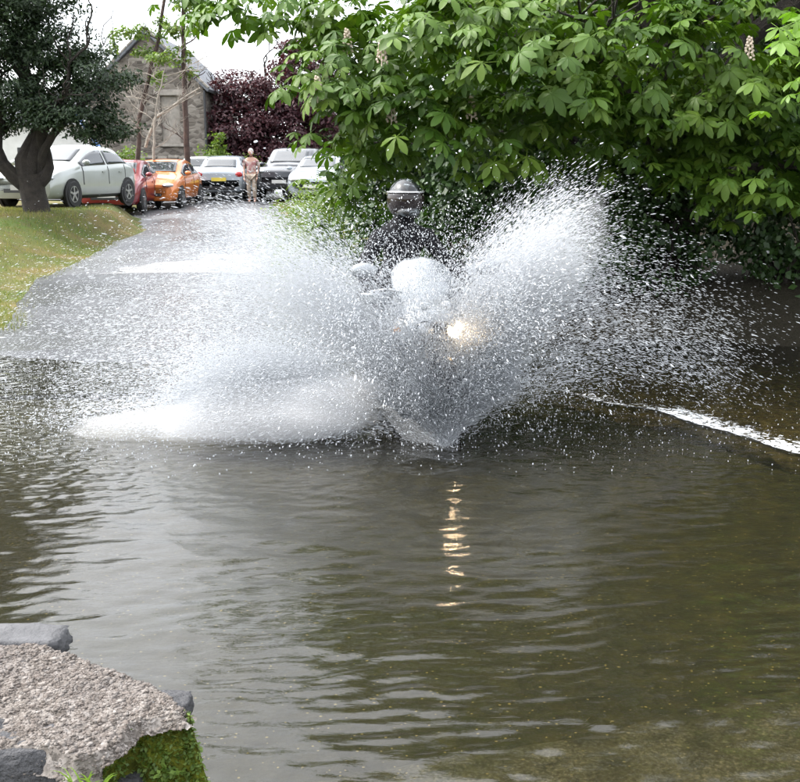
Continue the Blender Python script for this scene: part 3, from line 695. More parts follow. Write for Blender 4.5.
for e in (rgt, lft):
    mb = MB(); d = Vector((e[0]-pk[0], 0, e[1]-pk[1])); L = d.length+.35; ang = math.atan2(-d.z, d.x)
    M = Matrix.Rotation(ang, 3, 'Y'); mid = Vector((pk[0], 4.5, pk[1]))+d.normalized()*(L/2)+(Vector((0, 0, 1)))*.13
    mb.box(mid, (L, 9.4, .14), M); mb.build('roof', M_SLATE, bld, smooth=False, bevel=.02)
    nq = 11 
    for k in range(nq):
        mb = MB(); q = Vector((pk[0], -.06, pk[1]))+d.normalized()*(L*(k+.5)/nq)+Vector((0, 0, .235)); mb.box(q, (L/nq-.02, .34, .07), M); mb.build('coping_stone', M_DRESSED, bld, bevel=.015)
MB().tube([(rgt[0]+.06, -.1, -.2), (rgt[0]+.06, -.1, rgt[1]-.1)], .05, 8).build('downpipe', M_PLASTIC, bld)

hx = D(70, 150, 50).x
cot = thing('white_cottage', 'white rendered cottage half hidden behind the dark evergreen tree', 'house', (hx, 50, zg(hx, 50)))
hw, hh = 3.4, 3.0
mb = MB(); mb.box((0, 2.5, hh/2-.1), (hw*2, 5, hh+.2)); mb.build('wall', M_RENDER, cot, smooth=False)
mb = MB(); mb.add([(-hw-.2, -.3, hh), (hw+.2, -.3, hh), (hw+.2, 2.5, hh+1.6), (-hw-.2, 2.5, hh+1.6), (-hw-.2, 5.3, hh), (hw+.2, 5.3, hh)], [(0, 1, 2, 3), (3, 2, 5, 4), (0, 3, 4), (1, 5, 2), (0, 4, 5, 1)]); mb.build('roof', M_SLATE, cot, smooth=False)
for q in (-2, 0, 2):
    f = MB().box((q, -.02, 1.5), (1.0, .08, 1.1)).build('window', M_RENDER, cot, bevel=.01)
    MB().box((q, -.065, 1.5), (.84, .02, .94)).build('pane', M_PLASTIC, f)
M_BLUE = simple('blue paint', (.12, .26, .6), .5)
a = D(81, 121, 40); b = D(101, 150, 40)
mb = MB(); mb.tube([a-Vector((0, 0, 0))+(a-b)*.6, b+(b-a)*1.6], .07, 8); o = mb.build('blue_pole', M_BLUE); tag(o, 'blue pole slanting down behind the evergreen above the silver car', 'pole')
rwx = D(128, 150, 42).x
lw = thing('low_stone_wall', 'low rubble stone wall in front of the gable behind the cars', 'wall', (rwx, 42.5, zg(rwx, 42.5)))
MB().box((0, 0, .7), (4.6, .4, 1.5)).build('wall', M_RUBBLE, lw, smooth=False)
for k in range(11): MB().box((-2.1+k*.42, 0, 1.5+.02*math.sin(k*3)), (.39, .5, .13)).build('coping_stone', M_DRESSED, lw, bevel=.03)

# slender trees in front of the gable
def thin_tree(name, label, u0, v0, y, pts, r0, r1, m, leaf=None, seed=0, tw=0, twL=.9, group=None):
    x = D(u0, v0, y).x; o = thing(name, label, 'tree', (x, y, zg(x, y)), 0, group); base = o.location
    q = [Vector((0, 0, -.2))]+[D(a, b, y+c_)-base for a, b, c_ in pts]
    P_ = []; 
    for i in range(len(q)-1):
        for s in range(4): P_.append(q[i].lerp(q[i+1], s/4)+Vector((RNG.uniform(-.02, .02), 0, 0)))
    P_.append(q[-1]); n = len(P_)
    mb = MB(); mb.tube(P_, [r0+(r1-r0)*i/(n-1) for i in range(n)], 9); mb.build('trunk', m, o)
    if tw:
        for k in range(tw):
            i = int(n*(.25+.7*k/tw)); mb = MB(); r_ = random.Random(seed+k)
            d = Vector((r_.choice((-1, 1))*r_.uniform(.5, 1.2), r_.uniform(-.3, .3), r_.uniform(.1, .9))).normalized()
            z = limb(mb, P_[i], P_[i]+d*twL*r_.uniform(.7, 1.5), r0*.28, .012, seed+k, .2, 5, 7); twigs(mb, z, .014, 3, seed+k, twL*.5, .9, 4, 3); mb.build('branch', m, o)
    if leaf: foliage('foliage', [tuple(D(a, b, y)-base)+(c_, .3, d_) for a, b, c_, d_ in leaf[0]], *leaf[1:3], leaf[3], leaf[4], o, seed, (.16, .16, .13), .2)
    return o
thin_tree('slender_tree', 'tall straight dark trunk with sparse leaves at the right of the gable', 187, 180, 36, [(187, 160, 0), (185, 90, 0), (183, 30, 0), (184, -60, 0), (186, -160, 0)], .115, .05, M_BARKRED,
          ([(185, 20, .5, .7), (180, 55, .35, .4), (195, 3, .6, .5), (170, 30, .3, .3), (190, 75, .2, .2), (186, -60, .8, .8)], 90, 2600, .13, M_BUSH), 91, 5, 1.0)
thin_tree('slender_tree', 'leaning bare trunk crossing the gable towards the top of the photo', 135, 175, 37, [(139, 120, 0), (150, 70, 0), (158, 40, 0), (168, -20, 0), (180, -120, 0)], .09, .04, M_BARKRED,
          ([(147, 52, .45, .16), (158, 80, .2, .3), (160, 25, .2, .5), (122, 32, .45, .18), (112, 45, .15, .3), (140, 30, .45, .18)], 70, 1500, .12, M_BUSH), 92, 4, .9)
thin_tree('bare_tree', 'small pale leafless tree with tangled twigs in front of the gable', 154, 178, 34, [(154, 155, 0), (154, 130, 0), (157, 105, 0), (162, 80, 0), (166, 62, 0)], .05, .015, M_BARKPALE,
          ([(158, 58, .35, .12)], 20, 300, .11, M_BUSH), 93, 14, 1.2)
o = thing('fallen_branch', 'pale sawn branch leaning upward across the gable', 'branch', D(155, 118, 34.3)); mb = MB(); b = D(155, 118, 34.3)
limb(mb, (0, 0, 0), D(200, 88, 34.3)-b, .05, .03, 3, .04, 7, 8); limb(mb, (0, 0, 0), Vector((-.35, 0, -.9)), .045, .05, 4, .04, 7, 6); mb.build('branch', M_BARKPALE, o)

# ------------------------------------------------------------------ cars
t = NT('car glass'); M_GLASS = t.done(t.prin((.03, .035, .04), .04, 0, None, .9))
t = NT('pale car glass'); M_GLASSP = t.done(t.prin((.30, .33, .35), .06, .3, None, .9))
M_LAMP = simple('clear lamp lens', (.6, .62, .64), .12, .3, var=.1); M_TAIL = simple('red lamp lens', (.45, .02, .02), .2, var=.1)
M_PLY = simple('yellow number plate', (.75, .6, .08), .5, var=.05); M_PLW = simple('white number plate', (.75, .75, .72), .5, var=.05)
HATCH = dict(x=[2.12, 2.08, 1.75, 1.02, .15, -.45, -1.30, -1.82, -2.05, -2.10], zt=[.52, .70, .86, 1.02, 1.43, 1.47, 1.40, 1.02, .92, .55], zb=[.30, .22, .2, .2, .2, .2, .2, .22, .26, .32],
             w=[.55, .74, .85, .88, .89, .89, .88, .85, .78, .68], wr=[.50, .66, .74, .72, .60, .62, .58, .66, .68, .6], belt=[.50, .66, .80, .94, .94, .95, 1.0, .98, .86, .5])
SUV = dict(x=[2.25, 2.2, 1.95, 1.15, .45, -.4, -1.7, -2.1, -2.2, -2.25], zt=[.7, .95, 1.08, 1.16, 1.72, 1.76, 1.72, 1.2, 1.1, .7], zb=[.42, .35, .32, .32, .32, .32, .32, .35, .38, .45],
           w=[.7, .85, .9, .93, .93, .93, .93, .92, .88, .8], wr=[.62, .74, .8, .78, .72, .72, .7, .78, .8, .7], belt=[.68, .9, 1.0, 1.08, 1.1, 1.1, 1.12, 1.14, 1.04, .65])
ESTATE = dict(HATCH, zt=[.52, .70, .86, 1.0, 1.40, 1.46, 1.43, 1.0, .92, .55], x=[2.12, 2.08, 1.75, 1.02, .25, -.45, -1.75, -2.02, -2.08, -2.10])
def car(name, label, loc, rz, spec, pm, L=1.0, glass=None, group='parked cars', plate=None, lean=0):
    glass = glass or M_GLASS; o = thing(name, label, 'car', loc, rz, group)
    n0 = len(spec['x']); idx = np.linspace(0, n0-1, 46); I0 = np.arange(n0); p_ = {}
    for k, a in spec.items():
        f_ = np.interp(idx, I0, a); g = np.convolve(np.pad(f_, 2, 'edge'), [.1, .22, .36, .22, .1], 'valid'); p_[k] = g if k != 'x' else f_*L
    def sec(i):
        x, zb, zt, w_, wr, be = [np.interp(i, idx, p_[k]) for k in ('x', 'zb', 'zt', 'w', 'wr', 'belt')]
        be = min(be, zt-.015)
        h = [(.0, zb), (w_*.86, zb), (w_*.97, zb+.10), (w_*1.0, zb+.32), (w_*.99, be-.12), (w_*.955, be), (wr+.03, zt-.07 if zt-be > .15 else be+(zt-be)*.5), (wr-.03, zt-.02), (wr*.6, zt), (0, zt+.01)]
        return x, h
    vs = []; fs = []; n = 10
    for i in idx:
        x, h = sec(i); row = [(x, -a, z) for a, z in h]+[(x, a, z) for a, z in reversed(h[1:-1])]; vs += row
    m = 18
    for i in range(len(idx)-1):
        for k in range(m): fs.append((i*m+k, i*m+(k+1) % m, (i+1)*m+(k+1) % m, (i+1)*m+k))
    fs += [tuple(range(m)), tuple((len(idx)-1)*m+k for k in range(m-1, -1, -1))]
    MB().add(vs, fs).build('body', pm, o, angle=50)
    def patch(nm, i0, i1, a0, a1, k0, k1, side, mt, off=.008):
        def fn(s, q):
            i = i0+(i1-i0)*s; x, h = sec(i); qq = a0+(a1-a0)*q
            A, B = h[k0], h[k1]; y = A[0]+(B[0]-A[0])*qq; z = A[1]+(B[1]-A[1])*qq
            return Vector((x, side*(y+off), z+off*.5))
        return MB().grid(fn, 12, 4).build(nm, mt, o, solid=.004)
    for s in (-1, 1):
        patch('side_window', 3.25, 4.85, .08, .86, 5, 6, s, glass); patch('side_window', 5.0, 6.35, .08, .86, 5, 6, s, glass)
        for q_ in (3.22, 4.93, 6.0):
            patch('door_seam', q_, q_+.035, 0, 1, 3, 4, s, M_BLACK, .004); patch('door_seam', q_, q_+.035, 0, 1, 4, 5, s, M_BLACK, .004)
        patch('side_sill', 2.3, 6.9, .0, .8, 1, 2, s, M_PLASTIC, .004)
    def top(nm, i0, i1, mt):
        def fn(s, q):
            i = i0+(i1-i0)*s; x, h = sec(i); yy_ = (q*2-1)*.9; wr_ = h[7][0]
            z = h[8][1] if abs(yy_) < .6 else h[8][1]+(h[7][1]-h[8][1])*(abs(yy_)-.6)/.4
            return Vector((x+(.012 if i < 5 else -.012), yy_*wr_, z+.012))
        return MB().grid(fn, 8, 10).build(nm, mt, o, solid=.004)
    top('windscreen', 3.12, 3.9, glass); top('rear_window', 6.15, 6.88, glass)
    xs = np.array(spec['x'])*L; wfx, wrx = xs[2]-.42*L, xs[7]+.42*L
    for wx_ in (wfx, wrx):
        for s in (-1, 1):
            yw = s*(.885 if spec is not SUV else .93)
            R0 = .31 if spec is not SUV else .36
            MB().lathe([(0.01, 0), (R0+.055, 0), (R0+.055, -.06), (.01, -.06)], 22, None, (wx_, yw+s*.006 if s > 0 else yw+.054, R0)).build('wheel_arch', M_BLACK, o)
            wh = MB().lathe([(R0*.62, -.1), (R0*.9, -.1), (R0, -.07), (R0, .07), (R0*.9, .1), (R0*.62, .1)], 24, None, (wx_, yw-s*.075, R0)).build('wheel', M_BLACK, o)
            rim = MB(); rim.lathe([(R0*.66, .0), (R0*.66, .02), (R0*.56, .02), (R0*.56, .0)], 24, None, (wx_, yw+s*.0, R0))
            for k in range(5):
                a = k*2*math.pi/5+.3; M = Matrix.Rotation(-a, 3, 'Y'); rim.box(Vector((wx_+math.cos(a)*R0*.33, yw+s*.012, R0+math.sin(a)*R0*.33)), (R0*.56, .025, .05), M)
            rim.lathe([(.001, s*.03), (.05, s*.025), (.05, 0)], 12, None, (wx_, yw, R0)); rim.build('rim', M_ALLOY, wh)
    for s in (-1, 1):
        zt = spec['zt']; w_ = spec['w']
        MB().ell((xs[1]-.06, s*w_[1]*.82, zt[1]-.02), (.2, .16, .07), 12, 6, Matrix.Rotation(-s*.5, 3, 'Z')).build('headlight', M_LAMP, o)
        MB().ell((xs[8]+.03, s*w_[8]*.86, zt[8]-.10), (.085, .13, .10), 12, 6).build('tail_light', M_TAIL, o)
        mi = MB().ell((xs[3]-.22, s*(w_[3]+.08), zt[3]+.02), (.07, .1, .065), 10, 6).build('wing_mirror', pm, o)
        for k, xh in enumerate((-.15, -1.0)): MB().box((xh, s*(.893 if spec is not SUV else .935), spec['belt'][4]-.13), (.14, .025, .03)).build('door_handle', pm, o, bevel=.005)
    MB().box((xs[0]-.03, 0, spec['zb'][0]+.1), (.09, .9, .13)).build('grille', M_PLASTIC, o, bevel=.02)
    MB().box((xs[9]-.0, 0, spec['zb'][9]+.05), (.08, 1.1, .12)).build('rear_bumper', M_PLASTIC, o, bevel=.02)
    MB().box((xs[0]+.012, 0, spec['zb'][0]+.17), (.02, .5, .11)).build('number_plate', M_PLW, o)
    MB().box((xs[8]-.055, 0, spec['zt'][8]-.26), (.03, .5, .12), Matrix.Rotation(.1, 3, 'Y')).build('number_plate', plate or M_PLY, o)
    o.rotation_euler = (lean, 0, rz)
    return o
P_SIL = paint('silver paint', (.5, .53, .5)); P_RED = paint('red paint', (.27, .018, .025)); P_ORG = paint('orange paint', (.75, .22, .035))
P_BLU = paint('pale silver blue paint', (.42, .47, .52)); P_DRK = paint('dark grey paint', (.05, .055, .065)); P_WHT = paint('white paint', (.7, .72, .72))
def carat(u, y, z=None): x = D(u, 190, y).x; return (x, y, zg(x, y)+.03 if z is None else z)
car('silver_hatchback', 'silver three door hatchback parked nose left beside the dark evergreen', tuple(a-b for a, b in zip(carat(69, 26.5), (0, 0, .05))), R(257), HATCH, P_SIL, .99, M_GLASS)
car('red_hatchback', 'dark red hatchback parked between the silver and orange cars', carat(122, 31.6), R(272), HATCH, P_RED, .93, M_GLASS)
car('orange_hatchback', 'bright orange hatchback at the end of the left hand row of cars', carat(164, 34.0), R(268), HATCH, P_ORG, .93, M_GLASS)
car('silver_estate', 'silver blue hatchback seen from behind with a yellow number plate', carat(229, 38.5, .66), R(90), HATCH, P_BLU, 1.0, M_GLASS)
car('dark_estate', 'dark car mostly hidden behind the silver blue hatchback', carat(226, 43.5, .68), R(70), ESTATE, P_DRK, 1.0, M_GLASS)
car('white_van_car', 'small white car peeping out left of the silver blue hatchback', carat(211, 42.5, .68), R(85), ESTATE, P_WHT, .9, M_GLASS)
car('dark_off_roader', 'dark off roader with a spare wheel side parked beside the walking person', carat(297, 38.5, .66), R(-100), SUV, P_DRK, 1.0, M_GLASS)
car('white_hatchback', 'pale car half hidden behind the roadside bush', carat(322, 36.5, .66), R(-95), HATCH, P_BLU, 1.0, M_GLASS)

# ------------------------------------------------------------------ people
def skin_body(name, chains, m, parent, sub=2, root=0):
    """chains: list of [(xyz, r)...]; chains that share a start point are joined there"""
    vs = []; rr = []; es = []; key = {}
    for ch in chains:
        prev = None
        for (p_, r_) in ch:
            k = tuple(round(c, 4) for c in p_)
            if k not in key: key[k] = len(vs); vs.append(p_); rr.append(r_)
            i = key[k]
            if prev is not None and prev != i: es.append((prev, i))
            prev = i
    me = bpy.data.meshes.new(name); me.from_pydata(vs, es, []); me.materials.append(m)
    o = bpy.data.objects.new(name, me); C.objects.link(o); o.parent = parent
    sk = o.modifiers.new('skin', 'SKIN'); sk.use_smooth_shade = True
    for i, dta in enumerate(me.skin_vertices[0].data):
        r_ = rr[i]; dta.radius = (r_ if hasattr(r_, '__len__') else (r_, r_)); dta.use_root = (i == root)
    sb = o.modifiers.new('sub', 'SUBSURF'); sb.levels = sub; sb.render_levels = sub
    return o
M_SKIN = simple('skin', (.55, .32, .24), .5, sc=20, var=.1)
M_JACKET = simple('black riding jacket', (.012, .012, .015), .75, sc=14, var=.4, bump=.01, spec=.15)
M_GLOVE = simple('black leather glove', (.02, .02, .02), .45, sc=30, var=.3)
def head(parent, c, s=1.0, rot=0, hairmat=None):
    """head about 0.23 m high facing +X, centre c"""
    def fn(q):
        x, y, z = q
        if z < 0: x *= 1-.18*z*z+.06*(-z); y *= 1-.38*z*z
        if x > 0: x = x*(.93)
        return Vector((x, y, z))
    mb = MB(); M = Matrix.Rotation(rot, 3, 'Z'); c = Vector(c)
    mb.ell(c, (.098*s, .078*s, .118*s), 20, 14, M, fn)
    h = mb.build('head', M_SKIN, parent)
    def at(x, y, z): return c+M @ Vector((x*s, y*s, z*s))
    MB().add([at(.085, 0, .03), at(.118, -.012, -.022), at(.118, .012, -.022), at(.088, -.018, -.028), at(.088, .018, -.028)], [(0, 1, 2), (0, 3, 1), (0, 2, 4), (1, 3, 4, 2)]).build('nose', M_SKIN, h)
    MB().ell(at(.088, 0, -.058), (.01*s, .024*s, .007*s), 8, 6, M).build('mouth', simple('lips', (.4, .16, .14), .5), h)
    for q in (-1, 1):
        MB().ell(at(.082, q*.03, .008), (.012*s, .013*s, .008*s), 8, 6, M).build('eye', M_PLASTIC, h)
        MB().ell(at(0, q*.08, 0), (.02*s, .01*s, .032*s), 8, 6, M).build('ear', M_SKIN, h)
    if hairmat:
        def hf(q):
            if q.x > .35 and q.z < .45: return q*.9
            if q.z < -.35: return q*.88
            return q*1.0
        MB().ell(c+Vector((-.012, 0, .018)), (.108*s, .09*s, .118*s), 16, 12, M, hf).build('hair', hairmat, h)
    return h
def hand(mb_name, m, parent, wrist, fwd, palm, grip=.6, thumb=1):
    """five fingers: wrist point, direction of the fingers, palm normal (fingers curl towards it)"""
    w_ = Vector(wrist); f = Vector(fwd).normalized(); n = Vector(palm).normalized(); s = f.cross(n).normalized()*thumb
    chains = [[(tuple(w_), (.028, .02)), (tuple(w_+f*.045), (.038, .018)), (tuple(w_+f*.08), (.038, .016))]]
    for k, (off, L) in enumerate(((-.03, .068), (-.01, .078), (.011, .073), (.03, .058))):
        p_ = w_+f*.085+s*off*-1; ch = [(tuple(w_+f*.08), (.038, .016)), (tuple(p_), .0095)]; a = 0
        for j in range(3):
            a += grip; p_ = p_+(f*math.cos(a)+n*math.sin(a))*L*.38; ch.append((tuple(p_), .0092-.0008*j))
        chains.append(ch)
    p_ = w_+f*.03+s*.036; chains.append([(tuple(w_+f*.045), (.038, .018)), (tuple(p_), .012), (tuple(p_+f*.028+s*.012+n*.01), .0105), (tuple(p_+f*.05+n*.03), .009)])
    return skin_body(mb_name, chains, m, parent, 1)

# walking person in the car park
px_ = D(252, 190, 38.0).x
per = thing('person', 'white haired person in a pink patterned shirt walking beside the dark off roader', 'person', (px_, 35.5, float(road_z(35.5))+.03), R(-90))
px_ = D(252, 190, 35.5).x; per.location.x = px_
sk = skin_body('body', [
    [((0, 0, .92), (.13, .16)), ((0, 0, 1.08), (.11, .15)), ((.0, 0, 1.25), (.12, .175)), ((.0, 0, 1.38), (.09, .17)), ((.01, 0, 1.46), .05), ((.02, 0, 1.52), .05)],
    [((0, 0, 1.38), (.09, .17)), ((0, .2, 1.36), .052), ((-.02, .25, 1.1), .042), ((.12, .22, .9), .032), ((.16, .21, .84), .03)],
    [((0, 0, 1.38), (.09, .17)), ((0, -.2, 1.36), .052), ((-.02, -.25, 1.1), .042), ((.1, -.23, .88), .032), ((.13, -.22, .82), .03)],
    [((0, 0, .92), (.13, .16)), ((.02, .09, .84), .085), ((.1, .1, .48), .055), ((.06, .1, .1), .04), ((.07, .1, .05), .038), ((.2, .11, .035), .035)],
    [((0, 0, .92), (.13, .16)), ((.0, -.09, .84), .085), ((.02, -.1, .48), .055), ((-.1, -.1, .1), .04), ((-.1, -.1, .05), .038), ((.03, -.11, .035), .035)]], M_SKIN, per)
t = NT('pink patterned cotton'); v1 = t.voro(t.pos(obj=True), 14, 'F1', 1); sv = t.n('ShaderNodeSeparateColor'); t.l(v1, sv.inputs[0])
M_SHIRT = t.done(t.prin(t.ramp(sv.outputs[0], [(.2, (.38, .16, .16)), (.5, (.5, .33, .30)), (.8, (.55, .48, .44))]), .85))
M_SHORTS = simple('beige trousers', (.42, .34, .27), .85, sc=14)
skin_body('shirt', [[((0, 0, .90), (.145, .175)), ((0, 0, 1.08), (.125, .165)), ((0, 0, 1.25), (.132, .188)), ((0, 0, 1.39), (.098, .18))],
    [((0, 0, 1.39), (.098, .18)), ((0, .2, 1.37), .066), ((-.02, .245, 1.15), .06)], [((0, 0, 1.39), (.098, .18)), ((0, -.2, 1.37), .066), ((-.02, -.245, 1.15), .06)]], M_SHIRT, per)
skin_body('trousers', [[((0, 0, .93), (.138, .165)), ((.02, .09, .84), .1), ((.1, .1, .48), .072), ((.065, .1, .14), .06)], [((0, 0, .93), (.138, .165)), ((0, -.09, .84), .1), ((.02, -.1, .48), .072), ((-.095, -.1, .14), .06)]], M_SHORTS, per)
head(per, (.03, 0, 1.63), 1.0, 0, simple('white hair', (.75, .74, .7), .8, sc=40, bump=.01))
hand('hand', M_SKIN, per, (.16, .21, .84), (.4, 0, -1), (0, -1, 0), .35); hand('hand', M_SKIN, per, (.13, -.22, .82), (.4, 0, -1), (0, 1, 0), .35, -1)
hb = thing('shoulder_bag', 'dark bag carried at the hip of the white haired person', 'bag', (px_+.28, 35.5-.16, per.location.z+.72))
MB().box((0, 0, .1), (.12, .26, .3), taper=.8).build('bag', M_PLASTIC, hb, bevel=.03); MB().tube([(0, -.1, .24), (0, -.05, .42), (0, .05, .42), (0, .1, .24)], .012, 6).build('strap', M_PLASTIC, hb)

# ------------------------------------------------------------------ motorcycle
GZ = -.10
org = BK+Vector((.10, 0, 0))-HD*1.14
bike = thing('motorcycle', 'large touring motorcycle with tall clear windscreen ploughing through the ford in spray', 'motorcycle', (org.x, org.y, GZ), R(-74))
# local: +X forward, +Y rider's left (image right), Z up
M_FAIR = simple('grey black fairing', (.045, .05, .06), .25, .3, var=.2, coat=.6)
M_SILV = simple('silver bodywork', (.42, .44, .46), .3, .6, var=.15)
M_SEAT = simple('seat vinyl', (.02, .02, .02), .6, sc=30)
def wheel(x, r=.31, wd_=.06):
    wt = MB().lathe([(r*.74, -wd_*.8), (r*.9, -wd_), (r*.98, -wd_*.6), (r, 0), (r*.98, wd_*.6), (r*.9, wd_), (r*.74, wd_*.8)], 36, None, (x, 0, r)).build('wheel', M_BLACK, bike)
    rm = MB(); rm.lathe([(r*.76, -wd_*.8), (r*.68, -wd_*.5), (r*.68, wd_*.5), (r*.76, wd_*.8)], 36, None, (x, 0, r)); rm.lathe([(.001, -.05), (.045, -.05), (.045, .05), (.001, .05)], 14, None, (x, 0, r))
    for k in range(10):
        a = k*math.pi/5; rm.tube([(x+.04*math.cos(a), 0, r+.04*math.sin(a)), (x+r*.7*math.cos(a), 0, r+r*.7*math.sin(a))], .012, 5)
    rm.build('rim', M_ALLOY, wt)
    MB().lathe([(.08, .055), (r*.52, .055), (r*.52, .061), (.08, .061), (.08, .055)], 30, None, (x, 0, r)).build('brake_disc', M_CHROME, wt)
wheel(.78); wheel(-.74, .31, .08)
for s in (-1, 1):
    MB().tube([(.78, s*.09, .31), (.60, s*.09, .72), (.48, s*.09, .98)], [.03, .028, .024], 10).build('fork_leg', M_CHROME, bike)
MB().grid(lambda a, b: Vector((.78+.34*math.cos(R(20+130*a)), (b-.5)*.15*(1-.2*abs(a-.5)), .31+.34*math.sin(R(20+130*a))-(b-.5)**2*.12)), 16, 8).build('front_mudguard', M_FAIR, bike, solid=.006)
# nose fairing: lofted shell narrowing to the lamp unit
def fair(a, b):
    th = math.pi*(b-.5)*1.15; x = .30+.42*math.sin(math.pi/2*a)
    wv = .36*(1-a**2.2*.62); zc = .86-.10*a; hv = .30*(1-a**2*.45)
    return Vector((x*1.0, wv*math.sin(th), zc+hv*(.0+math.cos(th)*.55-.25*abs(math.sin(th))**2)))
MB().grid(fair, 14, 22).build('nose_fairing', M_SILV, bike, solid=.01)
for s in (-1, 1):
    MB().grid(lambda a, b: Vector((.62-.62*a, s*(.20+.16*math.sin(math.pi*min(a*1.1, 1))*math.sin(math.pi*(.2+.8*b))+.02), .88-.52*b+.06*a)), 12, 10).build('side_fairing', M_FAIR, bike, solid=.012)
M_REFL = simple('lamp reflector', (.7, .7, .7), .1, .9)
def lamp_house(y, z, x, r, lit):
    MB().lathe([(.01, -.07), (r*.6, -.065), (r, 0), (r*1.12, .004), (r*1.12, -.02)], 20, Matrix.Rotation(R(-90), 3, 'Z') @ Matrix.Identity(3), (x, y, z)).build('lamp_housing', M_PLASTIC, bike)
    t = NT('lit lamp' if lit else 'unlit lamp')
    if lit:
        e = t.n('ShaderNodeEmission'); e.inputs[0].default_value = (1, .72, .42, 1); e.inputs[1].default_value = 16; m = t.done(e.outputs[0])
    else: m = t.done(t.prin((.7, .72, .74), .05, .6))
    nm = MB().lathe([(.001, .018), (r*.5, .014), (r, .0)], 20, Matrix.Rotation(R(-90), 3, 'Z'), (x, y, z)).build('headlight', m, bike)
    if lit:
        ld = bpy.data.lights.new('lamp_beam', 'SPOT'); ld.energy = lit; ld.color = (1, .72, .42); ld.spot_size = R(110); ld.spot_blend = .9; ld.shadow_soft_size = .05
        lo = bpy.data.objects.new('lamp_beam', ld); C.objects.link(lo); lo.parent = bike; lo.location = (x+.06, y, z); lo.rotation_euler = (0, R(-90), 0)
lamp_house(-.11, .80, .71, .062, 0); lamp_house(.11, .80, .71, .062, 12); lamp_house(.27, .74, .72, .055, 8); lamp_house(-.20, .68, .66, .04, 0)
t = NT('clear windscreen'); fr = t.n('ShaderNodeFresnel'); fr.inputs[0].default_value = 1.5; g = t.n('ShaderNodeBsdfGlossy'); g.inputs[1].default_value = .12
tp = t.n('ShaderNodeBsdfTransparent'); tp.inputs[0].default_value = (.85, .88, .9, 1); dfu = t.n('ShaderNodeBsdfDiffuse'); dfu.inputs[0].default_value = (.5, .53, .56, 1)
wz_ = t.noise(t.pos(obj=True), 9, 4); m2 = t.n('ShaderNodeMixShader'); t.l(t.ramp(wz_, [(.35, .25), (.65, .6)]), m2.inputs[0]); t.l(tp.outputs[0], m2.inputs[1]); t.l(dfu.outputs[0], m2.inputs[2])
m3 = t.n('ShaderNodeMixShader'); t.l(t.math('ADD', fr.outputs[0], .06), m3.inputs[0]); t.l(m2.outputs[0], m3.inputs[1]); t.l(g.outputs[0], m3.inputs[2]); M_SCREEN = t.done(m3.outputs[0])
def scr(a, b):
    s = (a-.5)*2; hgt = b; wv = .215*(1-.30*(b-.35)**2*2 if b > .35 else .62+.38*(b/.35)**.7)
    wv *= math.sqrt(max(0, 1-max(0, (b-.8)/.2)**2*.55))
    return Vector((.56-.30*hgt-.10*s*s*(1-.2*b), s*wv*1.12, .94+.32*hgt-.03*s*s))
MB().grid(scr, 18, 16).build('windscreen', M_SCREEN, bike, solid=.004)
for s in (-1, 1): MB().ell((.605, s*.075, .955), (.03, .05, .033), 12, 8).build('headlight', M_LAMP, bike)
tank = MB().ell((.08, 0, .88), (.34, .19, .17), 20, 12, None, lambda q: Vector((q.x, q.y*(1-.25*max(0, -q.x)), q.z))).build('fuel_tank', M_SILV, bike)
MB().ell((-.42, 0, .84), (.42, .17, .08), 18, 10).build('seat', M_SEAT, bike)
MB().box((-.05, 0, .45), (.5, .3, .36)).build('engine', M_PLASTIC, bike, bevel=.04)
for s in (-1, 1):
    mb = MB(); 
    for k in range(6): mb.lathe([(.01, 0), (.075, 0), (.075, .012), (.01, .012)], 14, None, (.12, s*(.18+k*.03), .42))
    mb.lathe([(.05, -.1), (.06, 0), (.06, .1), (.05, .12), (.001, .12)], 14, None, (.12, s*.3, .42)); mb.build('cylinder_head', M_ALLOY, bike)
    MB().box((-.68, s*.33, .66), (.44, .18, .34), taper=.92).build('pannier', M_FAIR, bike, bevel=.035)
    MB().tube([(.1, s*.2, .3), (-.2, s*.22, .24), (-.8, s*.24, .38)], [.025, .03, .045], 10).build('exhaust', M_CHROME, bike)
    MB().tube([(-.1, s*.12, .35), (-.1, s*.26, .34)], .014, 8).build('foot_peg', M_PLASTIC, bike)
MB().tube([(-.74, -.08, .31), (-.3, -.1, .36), (-.1, -.08, .4)], .035, 8).build('swingarm', M_PLASTIC, bike)
MB().grid(lambda a, b: Vector((-.74-.36*math.cos(R(40+110*a)), (b-.5)*.2, .31+.36*math.sin(R(40+110*a)))), 14, 6).build('rear_mudguard', M_PLASTIC, bike, solid=.008)
MB().box((-.85, 0, .95), (.42, .38, .28), taper=.9).build('top_box', M_FAIR, bike, bevel=.04)
MB().tube([(.30, -.42, 1.02), (.36, -.28, 1.05), (.42, -.1, 1.02), (.42, .1, 1.02), (.36, .28, 1.05), (.30, .42, 1.02)], .014, 10).build('handlebar', M_CHROME, bike)
